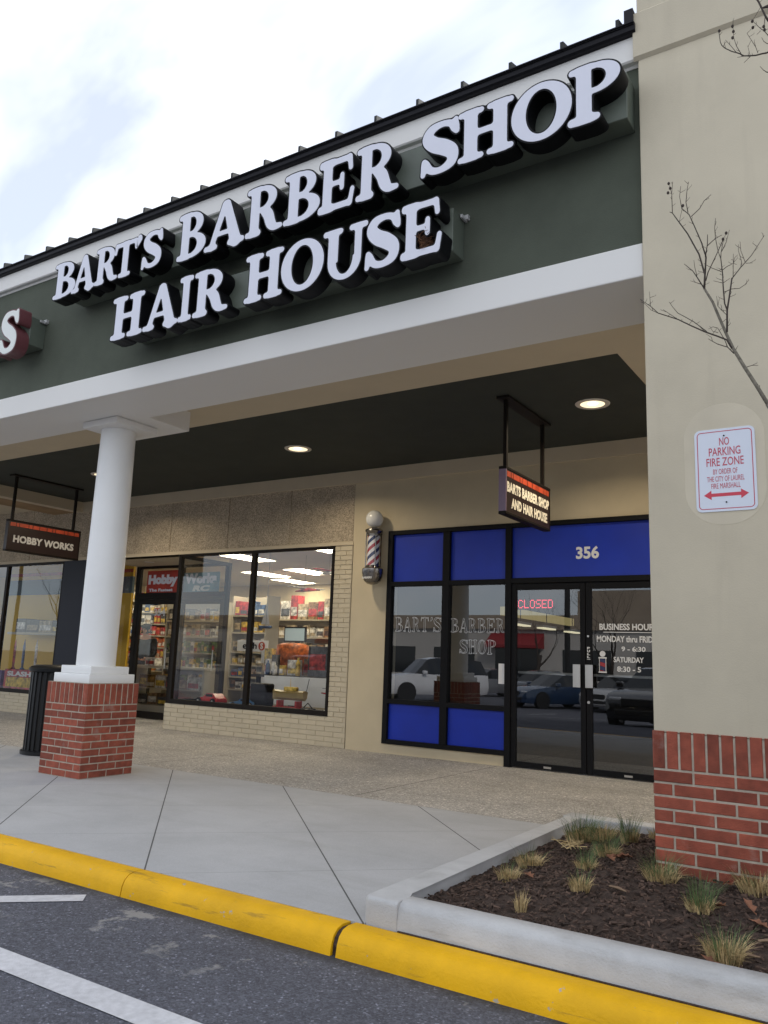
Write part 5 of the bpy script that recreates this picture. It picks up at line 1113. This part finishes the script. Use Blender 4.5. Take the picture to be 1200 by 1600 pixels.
# ================================================================ THE LOT BEHIND THE CAMERA (seen in the shop windows)
M_tyre = mat('tyre', (.012, .012, .012), .8); M_lamp = mat('headlamp', (.5, .52, .55), .1, coat=1); M_cglass = mat('car_glass', (.012, .015, .018), .06, coat=.6); M_dkpl = mat('dark_plastic', (.015, .015, .016), .5)
def car(label, loc, ang, L_, Wd, H, paint, kind):
    t = empty('parked_car', loc, label, 'car', 'cars parked in the lot'); Q = Matrix.Translation(loc) @ Matrix.Rotation(ang, 4, 'Z')
    # front is +x ; stations: (x, z under, z belt, half width, z roof or None)
    if kind == 'suv': S = [(.5, .42, .72, .78, None), (.485, .32, .88, .90, None), (.44, .30, 1.02, .96, None), (.24, .30, 1.12, 1, None), (.215, .30, 1.13, 1, 1.14), (.10, .30, 1.13, 1, 1.74), (.02, .30, 1.13, 1, 1.82), (-.30, .30, 1.15, 1, 1.82), (-.43, .32, 1.16, .98, 1.74), (-.485, .36, 1.14, .94, 1.18), (-.5, .45, .9, .88, None)]
    else: S = [(.5, .30, .52, .74, None), (.48, .22, .66, .88, None), (.42, .20, .78, .95, None), (.22, .20, .90, 1, None), (.19, .20, .91, 1, .92), (.04, .20, .92, 1, 1.38), (-.06, .20, .93, 1, 1.43), (-.20, .20, .94, 1, 1.42), (-.36, .22, .97, .98, 1.02), (-.47, .28, .95, .92, None), (-.5, .34, .8, .84, None)]
    k = H/(1.82 if kind == 'suv' else 1.43); hw = Wd/2
    bm = bmesh.new(); gb = bmesh.new(); rows = []
    for x, zb, zl, wf, zr in S:
        w_ = hw*wf; rw = w_*.74; top = (zr if zr else zl+.015)*k; zb *= k; zl *= k
        half = [(w_*.90, zb), (w_, zb+.16), (w_*1.0, (zb+zl)/2), (w_*.97, zl), (rw if zr else w_*.82, top-.005 if zr else top), (0, top+.02)]
        rows.append([(x*L_, y, z) for y, z in half]+[(x*L_, -y, z) for y, z in half[-2::-1]])
    vb = [[bm.verts.new(Q @ Vector(p)) for p in r] for r in rows]
    n = len(rows[0])
    for i in range(len(rows)-1):
        cab = S[i][4] and S[i+1][4]; scr = bool(cab) and abs(S[i][4]-S[i+1][4]) > .25
        for j in range(n-1):
            q = (vb[i][j], vb[i][j+1], vb[i+1][j+1], vb[i+1][j])
            if cab and j in (3, n-5) or (scr and j in (4, n-6)):
                gb.faces.new([gb.verts.new(v.co) for v in q])
            else: bm.faces.new(q)
    bm.faces.new(vb[0]); bm.faces.new(vb[-1][::-1])
    for i in range(len(rows)-1): bm.faces.new((vb[i][0], vb[i+1][0], vb[i+1][n-1], vb[i][n-1]))
    m = MB(); m.bm.free(); m.bm = bm; body = autosmooth(m.build('body', paint, t), 32)
    m = MB(); m.bm.free(); m.bm = gb; bmesh.ops.remove_doubles(gb, verts=gb.verts[:], dist=.001); m.build('window', M_cglass, body)
    wr = .36*k if kind == 'suv' else .31
    for sx in (.31, -.30):
        for sy in (1, -1):
            c = Vector((sx*L_, sy*(hw-.09), wr)); a = Vector((0, .105, 0))
            m = MB(); m.tube([Q @ (c-a), Q @ (c+a)], wr, 28); wh = m.build('wheel', M_tyre, t)
            m = MB(); m.tube([Q @ (c-a*1.06), Q @ (c+a*1.06)], wr*.62, 20); m.build('rim', M_chrome, wh)
            m = MB(); m.tube([Q @ (c+Vector((0, sy*.02, .02))-a*.9), Q @ (c+Vector((0, sy*.012, .02))+a*.9)], wr*1.14, 28); m.build('wheel_arch', M_dkpl, body)
    zf = S[2][2]*k
    for sy in (1, -1):
        m = MB(); m.box(.40*L_, .478*L_, sy*hw*.62-.16, sy*hw*.62+.16, zf-.22, zf-.06, .04, 2, M=Q @ Matrix.Translation((.02, 0, 0))); m.build('headlight', M_lamp, body)
        m = MB(); m.box(.13*L_, .17*L_, sy*(hw+.09)-.09, sy*(hw+.09)+.09, S[4][2]*k, S[4][2]*k+.15, .04, 2, M=Q); m.build('wing_mirror', paint, body)
    m = MB(); m.box(.49*L_, .505*L_, -hw*.42, hw*.42, zf-.36 if kind == 'suv' else zf-.26, zf-.08, .02, 1, M=Q); m.box(.492*L_, .506*L_, -hw*.6, hw*.6, .34*k, .46*k, .02, 1, M=Q); m.build('grille', M_dkpl, body)
pw = mat('pearl_white_paint', (.80, .80, .82), .25, coat=1); pb_ = mat('dark_blue_paint', (.02, .045, .10), .3, coat=1); ps = mat('silver_paint', (.36, .37, .40), .3, metal=.4, coat=1); pk = mat('black_paint', (.012, .012, .014), .25, coat=1); pg = mat('light_grey_paint', (.45, .45, .45), .3, coat=1)
lz = lambda x, y: (x, y, lot_z(x, y))
car('white sport utility vehicle parked opposite the barber shop window', lz(-18.1, -13.8), R(128), 4.85, 1.95, 1.88, pw, 'suv')
car('silver sedan parked beyond the white sport utility vehicle', lz(-19.6, -22.7), R(125), 4.6, 1.8, 1.45, ps, 'sedan')
car('dark blue old sedan parked opposite the barber shop doors', lz(-12.7, -14.9), R(120), 4.4, 1.75, 1.38, pb_, 'sedan')
car('light grey sedan parked beside the dark blue sedan', lz(-10.0, -15.3), R(100), 4.5, 1.8, 1.42, pg, 'sedan')
car('black car parked nearest the barber shop doors', lz(-5.3, -3.5), R(95), 4.5, 1.85, 1.5, pk, 'sedan')
car('black sedan parked between the silver sedan and the blue sedan', lz(-16.2, -21.8), R(95), 4.5, 1.8, 1.45, pk, 'sedan')
car('grey sport utility vehicle parked at the left end of the lot', lz(-25.5, -14.2), R(95), 4.7, 1.9, 1.8, ps, 'suv')
# shops across the lot
M_tan = mat('tan_far_wall', (.36, .29, .22), .85, var=.1, vscale=.3); M_awn = mat('red_awning', (.28, .025, .03), .7); M_farw = mat('far_white_wall', (.52, .49, .45), .8, var=.06, vscale=.4)
t = empty('shop_building', (-28, -48, -.5), 'long low tan shop building with red awnings across the parking lot', 'building')
m = MB(); m.box(-70, 6, -56, -46, -.6, 4.2); m.build('wall', M_farw, t); m = MB(); m.box(-70.3, 6.3, -56.3, -45.7, 4.2001, 5.4); m.build('roof_band', M_tan, t)
for k in range(12):
    x = -66+6*k; m = MB(); m.box(x, x+4, -46.0, -45.93, .2, 2.6); f = m.build('window', M_cglass, t); m = MB(); m.box(x-.1, x+4.1, -45.99, -45.88, .0, .199); m.build('sill', M_farw, f)
    if k in (3, 6):
        m = MB(); m.prism_x([(-45.99, 3.9), (-44.5, 2.9), (-44.5, 2.65), (-45.99, 2.65)], x-.4, x+4.4); m.build('awning', M_awn, t)
t = empty('office_building', (4, -75, -.5), 'tall tan office block with rows of dark windows far across the lot', 'building'); m = MB(); m.box(-33, -8, -90, -75, -.6, 10.2); m.build('wall', M_tan, t)
for r_ in range(3):
    m = MB(); m.box(-32, -9, -75.1, -75.001, 1.2+3.0*r_, 2.8+3.0*r_); m.build('window_band', M_cglass, t)
# lamp poles and bare trees in the lot
def pole(x, y, h, label):
    t = empty('lamp_post', lz(x, y), label, 'lamp post', 'lamp posts in the lot'); z = lot_z(x, y); m = MB(); m.tube([(x, y, z), (x, y, h)], [.15, .11], 10); m.build('post', M_dkpl, t); m = MB(); m.box(x-1.0, x+1.0, y-.05, y+.05, h-.1, h); m.build('arm', M_dkpl, t)
    for s in (-1, 1):
        m = MB(); m.box(x+s*1.2-.35, x+s*1.2+.35, y-.16, y+.16, h-.16, h+.02, .03); m.build('lamp_head', M_dkpl, t)
pole(-50, -14, 7.5, 'tall dark lamp post at the left of the lot'); pole(-13.4, -18.2, 8.5, 'tall dark lamp post opposite the barber shop doors')
def bare_tree(x, y, h, label, seed):
    r = random.Random(seed); t = empty('bare_tree', lz(x, y), label, 'tree', 'bare trees in the lot'); tr = MB(); br = MB(); z = lot_z(x, y)
    def grow(mb, p, d, l, rad, dep):
        pts = [p]; rs = [rad]; q = p.copy(); dd = d.copy()
        for k in range(3):
            dd = (dd+Vector((r.gauss(0, .14), r.gauss(0, .14), .06))).normalized(); q = q+dd*l/3; pts.append(q.copy()); rs.append(rad*(1-.14*(k+1)))
        mb.tube(pts, rs, 6 if dep < 3 else 4, cap=dep < 2)
        if dep >= 5: return
        for k in range(r.choice((2, 3, 3))):
            nd = (dd+Vector((r.gauss(0, .55), r.gauss(0, .55), .15))).normalized(); grow(br, pts[r.choice((2, 3, 3))], nd, l*r.uniform(.62, .82), rs[-1]*.72, dep+1)
    grow(tr, Vector((x, y, z)), Vector((0, 0, 1)), h*.3, h*.017, 0)
    tr.build('trunk', M_twig, t, True); br.build('crown', M_twig, t)
bare_tree(-27.5, -22.5, 6.0, 'bare tree beyond the white sport utility vehicle', 3); bare_tree(-17.4, -24.5, 8.5, 'bare tree opposite the left barber shop door', 5); bare_tree(-13.6, -25.5, 8.5, 'bare tree opposite the right barber shop door', 8); bare_tree(-38.0, -9.0, 8.0, 'bare tree opposite the left hobby shop window', 12)

# keep every object out of the selection of unused data
for me in [m_ for m_ in bpy.data.meshes if m_.users == 0]: bpy.data.meshes.remove(me)
